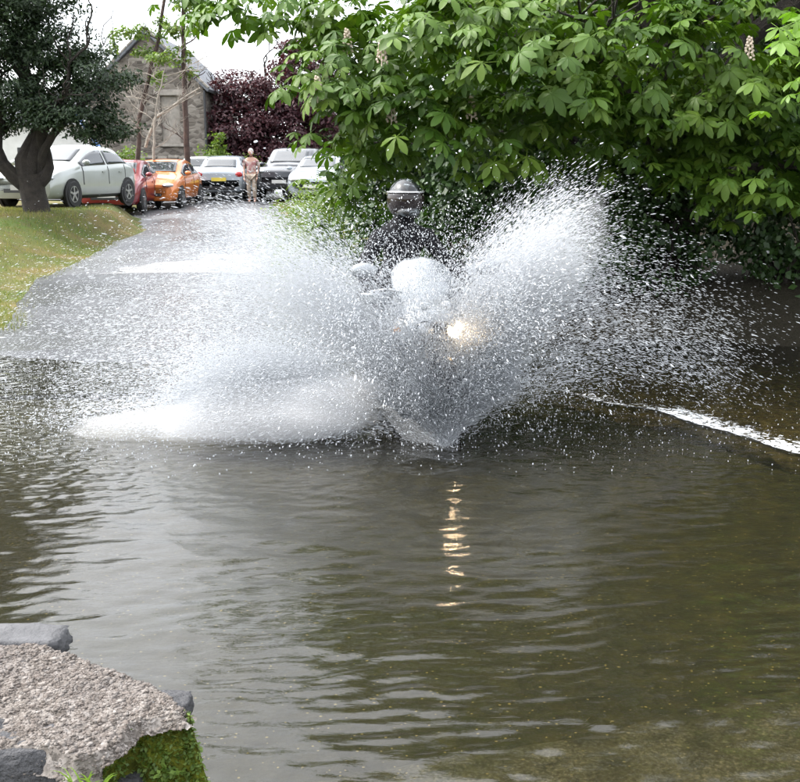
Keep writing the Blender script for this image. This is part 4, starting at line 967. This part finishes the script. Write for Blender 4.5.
for s in (-1, 1):
    MB().tube([(.28, s*.45, 1.02), (.325, s*.33, 1.035)], .02, 10).build('grip', M_BLACK, bike)
    MB().grid(lambda a, b: Vector((.36+.10*math.sin(math.pi*a), s*(.24+.25*a), 1.0+.10*(b-.5)*(1-.35*a)+.0)), 10, 5).build('hand_guard', M_SILV, bike, solid=.006)
    mi = MB(); mi.tube([(.37, s*.27, 1.06), (.40, s*.38, 1.12), (.40, s*.43, 1.17)], .009, 8); mi.build('mirror_stalk', M_PLASTIC, bike)
    hs = MB().ell((.405, s*.455, 1.19), (.035, .095, .055), 16, 10).build('mirror', M_SILV, bike)
    MB().box((.365, s*.455, 1.19), (.006, .15, .08)).build('mirror_glass', M_CHROME, hs, bevel=.003)
    MB().ell((.60, s*.27, .80), (.05, .035, .03), 10, 6).build('indicator', simple('amber lens', (.8, .35, .05), .2), bike)

# rider
rider = thing('person', 'motorcyclist in black jacket and dark helmet with visor down gripping the handlebar', 'person', (org.x, org.y, GZ), R(-74))
def arm(s): return [((-.24, 0, 1.40), (.11, .17)), ((-.22, s*.185, 1.38), .07), ((-.12, s*.34, 1.16), .055), ((.22, s*.40, 1.06), .04)]
def leg(s): return [((-.38, 0, .94), (.15, .18)), ((-.30, s*.12, .92), .105), ((.12, s*.24, .78), .075), ((.0, s*.24, .44), .052), ((-.06, s*.24, .36), .048), ((.10, s*.25, .33), .045)]
skin_body('body', [[((-.38, 0, .94), (.15, .18)), ((-.34, 0, 1.12), (.13, .17)), ((-.28, 0, 1.28), (.13, .18)), ((-.24, 0, 1.40), (.11, .17)), ((-.20, 0, 1.51), .075), ((-.18, 0, 1.56), .07)],
    arm(1), arm(-1), leg(1), leg(-1)], M_JACKET, rider)
for s in (-1, 1):
    hand('glove', M_GLOVE, rider, (.215, s*.40, 1.06), (1, 0, -.12), (0, 0, -1), .75, -s)
    MB().ell((.02, s*.245, .30), (.15, .05, .055), 14, 8).build('boot', M_GLOVE, rider)
t = NT('helmet shell'); n = t.noise(t.pos(obj=True), 13, 3, .5, 1.0)
M_HELM = t.done(t.prin(t.ramp(n, [(.52, (.008, .009, .010)), (.6, (.05, .06, .065)), (.72, (.3, .33, .35))]), .22, 0, None, .4, Coat_Weight=.35))
hc = Vector((-.155, 0, 1.655))
def hf(q):
    x = q.x*(1.0 if q.x < 0 else 1.08); z = q.z
    if z < -.55: z = -.55-(-z-.55)*.5
    return Vector((x, q.y*(1-.12*max(0, -q.z)), z))
MB().ell(hc, (.145, .128, .15), 28, 20, Matrix.Rotation(.08, 3, 'Y'), hf).build('helmet', M_HELM, rider)
t = NT('smoked visor'); M_VIS = t.done(t.prin((.010, .006, .006), .1, .0, None, .45))
def vis(a, b):
    th = (a-.5)*R(180); ph = R(18-62*b); r_ = .165; return hc+Vector((r_*math.cos(th)*math.cos(ph)*1.0, .139*math.sin(th)*math.cos(ph), .155*math.sin(ph)))
vo = MB().grid(vis, 20, 8).build('visor', M_VIS, rider, solid=.004)
def rimf(a): th = (a-.5)*R(184); return hc+Vector((.171*math.cos(th)*.95, .143*math.sin(th)*.95, .052))
MB().tube([rimf(i/20) for i in range(21)], .0065, 6).build('visor_rim', simple('silver trim', (.8, .82, .84), .2, .7), rider)
MB().ell(hc+Vector((.075, 0, -.092)), (.10, .092, .055), 16, 8).build('chin_bar', M_HELM, rider)
MB().ell(hc+Vector((.11, 0, -.01)), (.02, .055, .06), 12, 8).build('face', M_SKIN, rider)

# ------------------------------------------------------------------ spray
t = NT('water droplet'); dfu = t.n('ShaderNodeBsdfDiffuse'); dfu.inputs[0].default_value = (.72, .74, .76, 1)
tl_ = t.n('ShaderNodeBsdfTranslucent'); tl_.inputs[0].default_value = (.72, .74, .77, 1); g = t.n('ShaderNodeBsdfGlossy'); g.inputs[1].default_value = .15
tp = t.n('ShaderNodeBsdfTransparent')
ma = t.n('ShaderNodeMixShader'); ma.inputs[0].default_value = .62; t.l(dfu.outputs[0], ma.inputs[1]); t.l(tl_.outputs[0], ma.inputs[2])
mb_ = t.n('ShaderNodeMixShader'); mb_.inputs[0].default_value = .10; t.l(ma.outputs[0], mb_.inputs[1]); t.l(g.outputs[0], mb_.inputs[2])
mc = t.n('ShaderNodeMixShader'); mc.inputs[0].default_value = .0; t.l(mb_.outputs[0], mc.inputs[1])
M_DROP = t.done(mb_.outputs[0])
ng = bpy.data.node_groups.new('droplets', 'GeometryNodeTree')
ng.interface.new_socket('Geometry', in_out='INPUT', socket_type='NodeSocketGeometry'); ng.interface.new_socket('Geometry', in_out='OUTPUT', socket_type='NodeSocketGeometry')
gi = ng.nodes.new('NodeGroupInput'); go = ng.nodes.new('NodeGroupOutput'); ip = ng.nodes.new('GeometryNodeInstanceOnPoints')
ic = ng.nodes.new('GeometryNodeMeshIcoSphere'); ic.inputs['Radius'].default_value = 1; ic.inputs['Subdivisions'].default_value = 1
sm = ng.nodes.new('GeometryNodeSetMaterial'); sm.inputs['Material'].default_value = M_DROP; ss_ = ng.nodes.new('GeometryNodeSetShadeSmooth')
ng.links.new(ic.outputs[0], ss_.inputs[0]); ng.links.new(ss_.outputs[0], sm.inputs[0]); ng.links.new(gi.outputs[0], ip.inputs['Points']); ng.links.new(sm.outputs[0], ip.inputs['Instance'])
for nm, sk_ in (('rot', 'Rotation'), ('scl', 'Scale')):
    a = ng.nodes.new('GeometryNodeInputNamedAttribute'); a.data_type = 'FLOAT_VECTOR'; a.inputs[0].default_value = nm; ng.links.new(a.outputs[0], ip.inputs[sk_])
ng.links.new(ip.outputs[0], go.inputs[0])
def droplets(name, label, pos, vel, size, elong):
    n = len(pos); me = bpy.data.meshes.new(name); me.vertices.add(n); me.vertices.foreach_set('co', pos.astype(np.float32).ravel())
    d = vel/np.linalg.norm(vel, axis=1)[:, None]
    rot = np.stack([np.zeros(n), np.arccos(np.clip(d[:, 2], -1, 1)), np.arctan2(d[:, 1], d[:, 0])], 1)
    sc = np.stack([size, size, size*elong], 1)
    for nm, a in (('rot', rot), ('scl', sc)):
        at = me.attributes.new(nm, 'FLOAT_VECTOR', 'POINT'); at.data.foreach_set('vector', a.astype(np.float32).ravel())
    me.materials.append(M_DROP)
    o = bpy.data.objects.new(name, me); C.objects.link(o); mo = o.modifiers.new('droplets', 'NODES'); mo.node_group = ng
    return tag(o, label, 'spray', kind='stuff')
h_ = np.array([.10, -.995, 0]); lR = np.array([.985, .17, 0]); lL = np.array([.998, -.06, 0]); b_ = np.array(BK)
def ballistic(n, side, vx, vz, vb, tau, seed, size, jit=.02, corr=None, tpow=1.0, vzf=None, cap=1.7):
    """water thrown by the wheel: lateral, upward and backward speeds (ranges) and time of flight"""
    rg = np.random.default_rng(seed); U = lambda r: rg.uniform(r[0], r[1], n)
    a = rg.random(n); VX = vx[0]+(vx[1]-vx[0])*a
    VZ = U(vz) if corr is None else vz[1]+(vz[0]-vz[1])*np.clip(a+rg.normal(size=n)*corr, 0, 1)
    if vzf is not None: VZ = np.interp(VX, *vzf)+rg.normal(size=n)*.3
    VB = U(vb); T = tau[0]+(tau[1]-tau[0])*rg.random(n)**tpow
    T = np.where(T > cap*VZ/9.81, rg.random(n)*cap*VZ/9.81, T)
    # water leaves in lumpy sheets: quantise some of the launch angles into jets
    j = .12*np.sin(a*37+VZ*3)+.08*np.sin(a*91); VZ = VZ*(1+j)
    sz = -9.81*T*T*.5
    l_ = lR if side > 0 else lL
    pos = b_+(-h_)[None]*(VB*T)[:, None]+l_[None]*(side*VX*T)[:, None]; pos[:, 2] = VZ*T+sz+.01
    vel = (-h_)[None]*(VB-3.0)[:, None]+l_[None]*(side*VX)[:, None]; vel[:, 2] = VZ-9.81*T
    pos += rg.normal(size=(n, 3))*jit*(1+T*3)[:, None]
    s = np.exp(rg.normal(size=n)*.38)*size
    k = pos[:, 2] > 0.0
    return pos[k], vel[k], s[k]
def cat(*fams):
    return [np.concatenate([f[i] for f in fams]) for i in range(3)]
RF = ([.4, 1.6, 2.6, 3.6], [3.1, 4.4, 4.9, 4.6]); LF = ([.4, 2, 3.2, 5], [3.0, 4.3, 4.6, 4.0])
a = cat(ballistic(64000, 1, (.5, 2.9), (0, 1), (1.5, 4.4), (.02, .45), 1, .0015, .016, None, .85, RF, 1.0),
        ballistic(110000, 1, (.5, 3.3), (0, 1), (1.5, 4.4), (.02, .46), 4, .00095, .022, None, .85, RF, 1.0),
        ballistic(17000, 1, (2.2, 5.2), (2.8, 4.8), (.8, 3), (.12, .62), 2, .0011, .03, .2),
        ballistic(24000, 1, (.9, 3.0), (2.6, 4.6), (.6, 3), (.01, .28), 3, .0016, .012, .12, 1, None, .7))
droplets('spray_plume', 'fan of white spray thrown up to the right of the motorcycle', *a, 8)
a = cat(ballistic(36000, -1, (.8, 3.8), (0, 1), (1.5, 5), (.02, .50), 11, .0015, .018, None, .85, LF, 1.1),
        ballistic(60000, -1, (.8, 4.2), (0, 1), (1.5, 5), (.02, .50), 14, .00095, .022, None, .85, LF, 1.1),
        ballistic(36000, -1, (3, 9), (1.8, 4.4), (1.5, 11), (.2, .8), 12, .0013, .05, .25),
        ballistic(16000, -1, (.9, 3.0), (2.2, 4.2), (.6, 3), (.01, .28), 13, .0016, .012, .12, 1, None, .7))
droplets('spray_plume', 'fan of white spray thrown up to the left of the motorcycle', *a, 7.5)
a = cat(ballistic(120000, -1, (2.9, 5.0), (.85, 2.6), (.45, 1.9), (.22, .40), 21, .0019, .04, None, 1, None, 99),
        ballistic(220000, -1, (2.7, 4.8), (.85, 3.1), (.45, 1.9), (.22, .40), 23, .0012, .05, None, 1, None, 99),
        ballistic(30000, -1, (4.5, 9), (.6, 1.7), (.4, 2.6), (.14, .34), 22, .0019, .05, None, 1, None, 99))
droplets('spray_wash', 'dense white wash of water bursting low to the left of the front wheel', *a, 3.2)
a = cat(ballistic(20000, 1, (-1.3, 1.3), (2.0, 3.9), (-.3, .8), (.005, .34), 33, .0017, .010, None, 1, ([-1.4, 0, 1.4], [2.8, 2.6, 3.0]), .85),
        ballistic(30000, 1, (-1.7, 1.5), (2.2, 4.5), (-.4, 2.5), (.02, .55), 31, .0017, .03, None, 1, None, 1.2),
        ballistic(38000, 1, (-1.4, 1.2), (3.4, 4.8), (-.2, 2.0), (.2, .75), 34, .0017, .04),
        ballistic(3000, 1, (-2.2, 2.2), (3.5, 5.2), (-.6, 2.0), (.2, .75), 32, .0028, .05))
droplets('spray_curtain', 'veil of drops hanging in front of the rider and the front wheel', *a, 3.6)
# fine mist too small to see as drops: real bounded volumes inside the wash and the plumes
def mist(name, label, dens, ells):
    t = NT(name+' air'); pv = t.n('ShaderNodeVolumePrincipled'); pv.inputs['Color'].default_value = (.99, .99, 1, 1); pv.inputs['Density'].default_value = dens; pv.inputs['Anisotropy'].default_value = .2
    t.l(pv.outputs[0], t.out.inputs['Volume'])
    bm = bmesh.new()
    for c_, r_, M in ells:
        g_ = bmesh.ops.create_icosphere(bm, subdivisions=3, radius=1)
        for vv in g_['verts']: q = Vector(vv.co); q *= 1+.12*math.sin(q.x*5+q.z*4+c_[0]*3)*math.cos(q.y*4+q.z*3); vv.co = Vector(c_)+M @ Vector((q.x*r_[0], q.y*r_[1], q.z*r_[2]))
    me = bpy.data.meshes.new(name); bm.to_mesh(me); bm.free(); me.materials.append(t.m); me.shade_smooth()
    o = bpy.data.objects.new(name, me); C.objects.link(o); return tag(o, label, 'mist', kind='stuff')
I3 = Matrix.Identity(3); RY = lambda d: Matrix.Rotation(R(d), 3, 'Y')
def sp_(side, lat, back, z): l_ = lR if side > 0 else lL; q = b_+side*lat*l_-h_*back; return (q[0], q[1], z)
mist('spray_mist', 'bright dense mist in the wash left of the front wheel', 2.1, [(sp_(-1, .84, .14, .20), (.42, .26, .21), RY(-10))])
mist('spray_mist', 'broad soft mist low over the water in the left wash', 1.7, [(sp_(-1, 1.12, .22, .17), (.86, .34, .24), RY(-9))])
mist('spray_mist', 'thin trail of mist at the far left tip of the wash', 1.1, [(sp_(-1, 1.65, .3, .07), (.95, .34, .11), RY(-3))])
mist('spray_mist', 'thin mist within the left fan of spray', .2, [(sp_(-1, .75, .95, .78), (.95, .45, .32), RY(48))])
mist('spray_mist', 'soft mist within the right fan of spray', .4, [(sp_(1, .68, .85, .78), (.92, .40, .30), RY(-54))])
# drops falling back and hopping off the surface round the bike
rg = np.random.default_rng(5); n = 12000
X = rg.normal(-1.2, 1.9, n); Y = 5.9+rg.beta(2, 1.6, n)*4; Z = rg.exponential(.014, n)+.003
k = (X > -4.4)
droplets('surface_droplets', 'small drops hopping off the churned water surface around the motorcycle', np.stack([X, Y, Z], 1)[k], np.stack([rg.normal(size=n)*.4, rg.normal(size=n)*.4, np.ones(n)], 1)[k], np.exp(rg.normal(size=n)*.35)[k]*.0023, 1.6)
# glassy bow sheets either side of the tyre
t = NT('bow wave water'); pb = t.pos(obj=True); at = t.n('ShaderNodeAttribute', attribute_name='foam').outputs['Fac']
st = t.noise(at, 1, 1)
cx = t.n('ShaderNodeAttribute', attribute_name='stream').outputs['Vector']; mp = t.n('ShaderNodeMapping'); mp.inputs['Scale'].default_value = (46, 3, 1); t.l(cx, mp.inputs[0])
st = t.noise(mp.outputs[0], 1, 4, .6); al = t.ramp(st, [(.30, .55), (.6, 1)])
dfu = t.n('ShaderNodeBsdfDiffuse'); dfu.inputs[0].default_value = (.15, .15, .145, 1); g = t.n('ShaderNodeBsdfGlossy'); g.inputs[1].default_value = .12; t.l(t.bump(st, .01), g.inputs['Normal'])
mm = t.n('ShaderNodeMixShader'); mm.inputs[0].default_value = .35; t.l(dfu.outputs[0], mm.inputs[1]); t.l(g.outputs[0], mm.inputs[2])
tp = t.n('ShaderNodeBsdfTransparent'); tp.inputs[0].default_value = (.8, .82, .8, 1); m2 = t.n('ShaderNodeMixShader'); t.l(al, m2.inputs[0]); t.l(tp.outputs[0], m2.inputs[1]); t.l(mm.outputs[0], m2.inputs[2])
M_BOW = t.done(m2.outputs[0])
def bow(side, ww, hh, back, label):
    nu, nv = 60, 26; U, V = np.meshgrid(np.linspace(0, 1, nu), np.linspace(0, 1, nv))
    lat = side*(.03+ww*U**.9*(.35+.65*V)); z = hh*np.sin(np.pi*.5*V)*(.25+.75*U)*(1+.12*np.sin(U*23+V*2)*V); bk = back*U*(1+.1*V)
    l_ = lR if side > 0 else lL
    X = b_[0]+l_[0]*lat-h_[0]*bk; Y = b_[1]+l_[1]*lat-h_[1]*bk
    v = np.stack([X.ravel(), Y.ravel(), z.ravel()-.01], 1); i = np.arange(nu*nv).reshape(nv, nu)
    f = np.stack([i[:-1, :-1].ravel(), i[:-1, 1:].ravel(), i[1:, 1:].ravel(), i[1:, :-1].ravel()], 1)
    me = arr_mesh('bow_wave', v, f); a = me.attributes.new('stream', 'FLOAT_VECTOR', 'POINT'); a.data.foreach_set('vector', np.stack([U.ravel()-.35*V.ravel(), V.ravel(), 0*U.ravel()], 1).astype(np.float32).ravel())
    o = link('bow_wave', me, M_BOW, smooth=True); mo = o.modifiers.new('solid', 'SOLIDIFY'); mo.thickness = .006
    return tag(o, label, 'wave', kind='stuff')
bow(-1, .62, .36, .12, 'curling grey sheet of water peeling left from the front tyre'); bow(1, .24, .30, .2, 'steep sheet of water peeling right from the front tyre')

# ------------------------------------------------------------------ foreground wall end
WZ = .52
wall = thing('stone_wall_end', 'crumbling concrete topped stone wall end with moss at the bottom left', 'wall', (0, 0, 0))
t = NT('pebbly concrete'); p = t.pos(); v1 = t.voro(p, 70, 'F1', 1); n1 = t.noise(p, 5, 5); n2 = t.noise(p, 90, 4); d1 = t.voro(p, 70, 'F1', 0)
sv = t.n('ShaderNodeSeparateColor'); t.l(v1, sv.inputs[0])
c = t.ramp(sv.outputs[0], [(0, (.10, .085, .072)), (.5, (.20, .175, .155)), (1, (.34, .31, .285))]); c = t.mix(t.ramp(n1, [(.4, 0), (.65, .55)]), c, (.2, .18, .17)); c = t.mix(t.ramp(n2, [(.45, 0), (.7, .6)]), c, (.1, .085, .07))
oi = t.n('ShaderNodeObjectInfo'); at = t.n('ShaderNodeAttribute', attribute_name='rnd').outputs['Fac']
c = t.mix(t.math('MULTIPLY', at, .8), c, (.13, .105, .09))
M_CONC = t.done(t.prin(c, .85, 0, t.bump(t.mix(.5, d1, n2), .006, .9), .35))
M_DARKSTONE = simple('dark wall stone', (.065, .065, .07), .8, sc=7, var=.5, bump=.02, obj=False)
out2 = [(-60, 650), (0, 645), (30, 643), (62, 650), (95, 662), (130, 676), (160, 688), (176, 700), (188, 708), (186, 716), (160, 716), (134, 722), (122, 738), (104, 752), (75, 757), (40, 748), (0, 747), (-60, 745)]
poly = [P(u, v, WZ) for u, v in out2]
def inside(x, y, pl):
    r = np.zeros(x.shape, bool); n = len(pl); j = n-1
    for i in range(n):
        a, b = pl[i], pl[j]; c_ = ((a.y > y) != (b.y > y)) & (x < (b.x-a.x)*(y-a.y)/(b.y-a.y+1e-12)+a.x); r ^= c_; j = i
    return r
def edge_d(x, y, pl):
    d = np.full(x.shape, 9.0); n = len(pl)
    for i in range(n):
        a, b = pl[i], pl[(i+1) % n]; ex, ey = b.x-a.x, b.y-a.y; L2 = ex*ex+ey*ey+1e-12
        s = np.clip(((x-a.x)*ex+(y-a.y)*ey)/L2, 0, 1); d = np.minimum(d, np.hypot(x-a.x-s*ex, y-a.y-s*ey))
    return d
x0 = min(p_.x for p_ in poly); x1 = max(p_.x for p_ in poly); y0 = min(p_.y for p_ in poly); y1 = max(p_.y for p_ in poly)
gx = np.arange(x0-.03, x1+.03, .005); gy = np.arange(y0-.03, y1+.03, .005); X, Y = np.meshgrid(gx, gy)
Xe = X+.02*fbm(X*25, Y*25, 71); Ye = Y+.02*fbm(X*25, Y*25, 72)
ins = inside(Xe, Ye, poly); ed = edge_d(Xe, Ye, poly)*np.where(ins, 1, -1)
Z = WZ-.0+.035*fbm(X*5, Y*5, 73)+.02*fbm(X*45, Y*45, 74, 3)-np.where(X > P(108, 740, WZ).x, .03, .06)*(1-sst(-.012, .016, ed))
v = np.stack([X.ravel(), Y.ravel(), Z.ravel()], 1); i = np.arange(X.size).reshape(X.shape); keep = (ed > -.016)
kf = keep[:-1, :-1] & keep[1:, :-1] & keep[:-1, 1:] & keep[1:, 1:]
f = np.stack([i[:-1, :-1][kf], i[:-1, 1:][kf], i[1:, 1:][kf], i[1:, :-1][kf]], 1)
us_, inv_ = np.unique(f, return_inverse=True); f = inv_.reshape(f.shape); v = v[us_]
link('concrete_cap', arr_mesh('concrete_cap', v, f), M_CONC, wall, smooth=True)
# aggregate pebbles standing proud of the cap
ico = bmesh.new(); bmesh.ops.create_icosphere(ico, subdivisions=1, radius=1); iv = np.array([q.co[:] for q in ico.verts]); iff = np.array([[q.index for q in f_.verts] for f_ in ico.faces]); ico.free()
rg = np.random.default_rng(77); n = 32000; px2 = rg.uniform(x0, x1, n); py2 = rg.uniform(y0, y1, n); q = [Vector((0, 0, 0))]
e_ = edge_d(px2, py2, poly); e_ = e_*np.where(inside(px2, py2, poly), 1, -1); k = (e_ > -.013) & (rg.random(n) < .35+.65*(vn(px2*8, py2*8, 5) > .42)); px2, py2, e_ = px2[k], py2[k], e_[k]; n = len(px2)
r_ = np.exp(rg.normal(size=n)*.36)*.0031; zz = WZ+.035*fbm(px2*5, py2*5, 73)+.02*fbm(px2*45, py2*45, 74, 3)-np.where(px2 > P(108, 740, WZ).x, .03, .06)*(1-sst(-.012, .016, e_))
jv = iv[None]*(1+rg.normal(size=(n, 12, 1))*.26); ax = rg.uniform(.7, 1.4, (n, 1, 3))*[1, 1, .5]; th = rg.random(n)*6.3; cs, sn = np.cos(th)[:, None], np.sin(th)[:, None]
q = jv*ax*r_[:, None, None]; q = np.stack([q[..., 0]*cs-q[..., 1]*sn, q[..., 0]*sn+q[..., 1]*cs, q[..., 2]], 2)+np.stack([px2, py2, zz], 1)[:, None]
f = iff[None]+(np.arange(n)*12)[:, None, None]
o = link('aggregate', arr_mesh('aggregate', q.reshape(-1, 3), f.reshape(-1, 3), np.repeat(rg.random(n)**1.3, 20)), M_CONC, wall); o['kind'] = 'stuff'
# core under the cap
def rock(c, d, seed, name='stone', m=None, rz=0, sub=3, rough=.16):
    bm = bmesh.new(); bmesh.ops.create_cube(bm, size=1); bmesh.ops.subdivide_edges(bm, edges=bm.edges, cuts=6, use_grid_fill=True)
    for vv in bm.verts:
        q = vv.co.copy(); q = q.lerp(q.normalized()*.62, .28); nn = fbm(np.array([q.x*3+q.z*2+seed]), np.array([q.y*3-q.z*1.7]), seed)[0]
        n2_ = fbm(np.array([q.x*11+q.z*9+seed]), np.array([q.y*11+q.z*7]), seed+3)[0]
        q *= 1+rough*2*nn+rough*n2_; vv.co = Vector((q.x*d[0], q.y*d[1], q.z*d[2]))
    me = bpy.data.meshes.new(name); bm.to_mesh(me); bm.free(); me.shade_smooth(); me.materials.append(m or M_DARKSTONE)
    o = bpy.data.objects.new(name, me); C.objects.link(o); o.location = c; o.rotation_euler = (0, 0, rz); o.parent = wall; return o
def yedge(u): return P(u, 752-max(0, (u-95))*.42, WZ).y
for k, (u, v, d) in enumerate([(12, 775, (.17, .14, .105)), (66, 783, (.125, .14, .10)), (-46, 772, (.14, .14, .11)), (22, 822, (.2, .16, .12)), (100, 822, (.14, .16, .10))]):
    q = D(u, v, yedge(u)); rock((q.x, q.y+.075, q.z), d, 10+k)
q = P(176, 712, WZ-.02); rock((q.x-.015, q.y+.03, q.z), (.09, .08, .045), 31)
q = P(22, 640, WZ+.0); rock((q.x, q.y+.03, q.z-.02), (.22, .12, .06), 33, m=simple('grey block', (.10, .10, .105), .85, sc=8, var=.3, bump=.01, obj=False))
for lv in range(4):
    for k in range(4): rock((-1.45+k*.22+.08*(lv % 2), 2.36+.1, WZ-.17-lv*.13), (.24, .34, .15), 50+lv*7+k)
# moss cushion running down the corner
t = NT('moss'); p = t.pos(); n1 = t.noise(p, 14, 5); n2 = t.noise(p, 90, 4)
c = t.ramp(n1, [(.3, (.05, .06, .010)), (.48, (.12, .13, .014)), (.6, (.09, .12, .012)), (.72, (.19, .14, .025))]); c = t.mix(t.ramp(n2, [(.4, 0), (.7, .6)]), c, (.03, .03, .01))
M_MOSS = t.done(t.prin(c, .95, 0, t.bump(n2, .01), .1))
ms = MB(); top_ = [(112, 738), (140, 716), (165, 714), (184, 712), (190, 716)]; bot_ = [(66, 900), (108, 900), (150, 900), (192, 900), (240, 900)]
def mossf(a, b):
    k = a*4; i_ = min(3, int(k)); s = k-i_
    T = P(*[top_[i_][j]*(1-s)+top_[i_+1][j]*s for j in (0, 1)], WZ-.01); B = D(*[bot_[i_][j]*(1-s)+bot_[i_+1][j]*s for j in (0, 1)], T.y-.03)
    q = T.lerp(B, b); bl = .03*math.sin(math.pi*min(1, b*1.2))
    nz_ = float(fbm(np.array([q.x*22]), np.array([q.z*22+q.y*9]), 81)[0])*.045+float(fbm(np.array([q.x*80]), np.array([q.z*80]), 82)[0])*.014
    return q+Vector((.3*bl, -bl, .3*bl))+Vector((nz_*.5, -nz_, nz_*.5))
ms.grid(mossf, 90, 110); mo_ = ms.build('moss', M_MOSS, wall, angle=180); mo_['kind'] = 'stuff'
rg = np.random.default_rng(3); pts = np.array([mossf(a, b)[:] for a, b in rg.random((5000, 2))]); v, f, r = tri_leaves(pts, .012, 4, .8, .6)
o = link('moss_leaflets', arr_mesh('moss_leaflets', v, f, r), M_BUSH, wall); o['kind'] = 'stuff'
# grass tuft and small fern-like plant rooted in the moss
def blades(root, n, L, w0, seed, lean=(0, -.3, 1), spread=.6):
    rg = random.Random(seed); mb = MB()
    for k in range(n):
        b = Vector(root)+Vector((rg.uniform(-.03, .03), rg.uniform(-.02, .02), 0)); d = (Vector(lean)+Vector((rg.uniform(-1, 1), rg.uniform(-1, 1), rg.uniform(-.2, .4)))*spread).normalized()
        s = d.cross(Vector((0, 1, .2))).normalized(); l = L*rg.uniform(.5, 1.2); vs = []
        for j in range(6):
            a = j/5; q = b+d*l*a+Vector((0, 0, -.55*l*a*a)); ww = w0*(1-a**1.5)+.0004; vs += [q-s*ww, q+s*ww]
        mb.add(vs, [(2*j, 2*j+1, 2*j+3, 2*j+2) for j in range(5)])
    return mb
q = D(88, 792, yedge(88)-.05)
g1 = thing('grass_tuft', 'tuft of green grass blades sprouting from the foot of the mossy wall end', 'grass', q)
mb_ = blades((0, 0, 0), 26, .13, .0022, 4); mb_.build('blade', M_STRAND, g1)
q = mossf(.55, .3); g2 = thing('wall_plant', 'small bright green leafy plant growing in the moss on the wall', 'plant', q)
rg = np.random.default_rng(9); v, f, r = tri_leaves(rg.normal(size=(70, 3))*[.02, .008, .014]+[0, -.008, .008], .02, 6, .6, .5); link('leaf_cluster', arr_mesh('leaf_cluster', v, f, r), M_STRAND, g2)
q = mossf(.8, .75); g3 = thing('grass_tuft', 'sparser grass blades at the right foot of the moss', 'grass', q); blades((0, 0, 0), 14, .08, .0018, 8).build('blade', M_STRAND, g3)

# grass on the verge
rg = np.random.default_rng(14); n = 60000; Y = 11.4+rg.random(n)**1.3*13; X = x_left(Y)+.25-rg.random(n)**.8*9; k = (X > -.42*Y-1); X, Y = X[k], Y[k]; n = len(X)
Z = ground_z(X, Y); hgt = rg.uniform(.03, .085, n)*(.5+vn(X*1.3, Y*1.3, 8)); a = rg.random(n)*6.3; dx, dy = np.cos(a)*.006, np.sin(a)*.006; le = rg.normal(size=(n, 2))*.035
v = np.stack([np.stack([X-dx, Y-dy, Z-.01], 1), np.stack([X+dx, Y+dy, Z-.01], 1), np.stack([X+le[:, 0], Y+le[:, 1], Z+hgt], 1)], 1).reshape(-1, 3)
tag(link('grass', arr_mesh('grass', v, np.arange(n*3).reshape(-1, 3), rg.random(n)), M_GRASS), 'short dry grass covering the sloping verge at left', 'grass', kind='stuff')
print('script done')
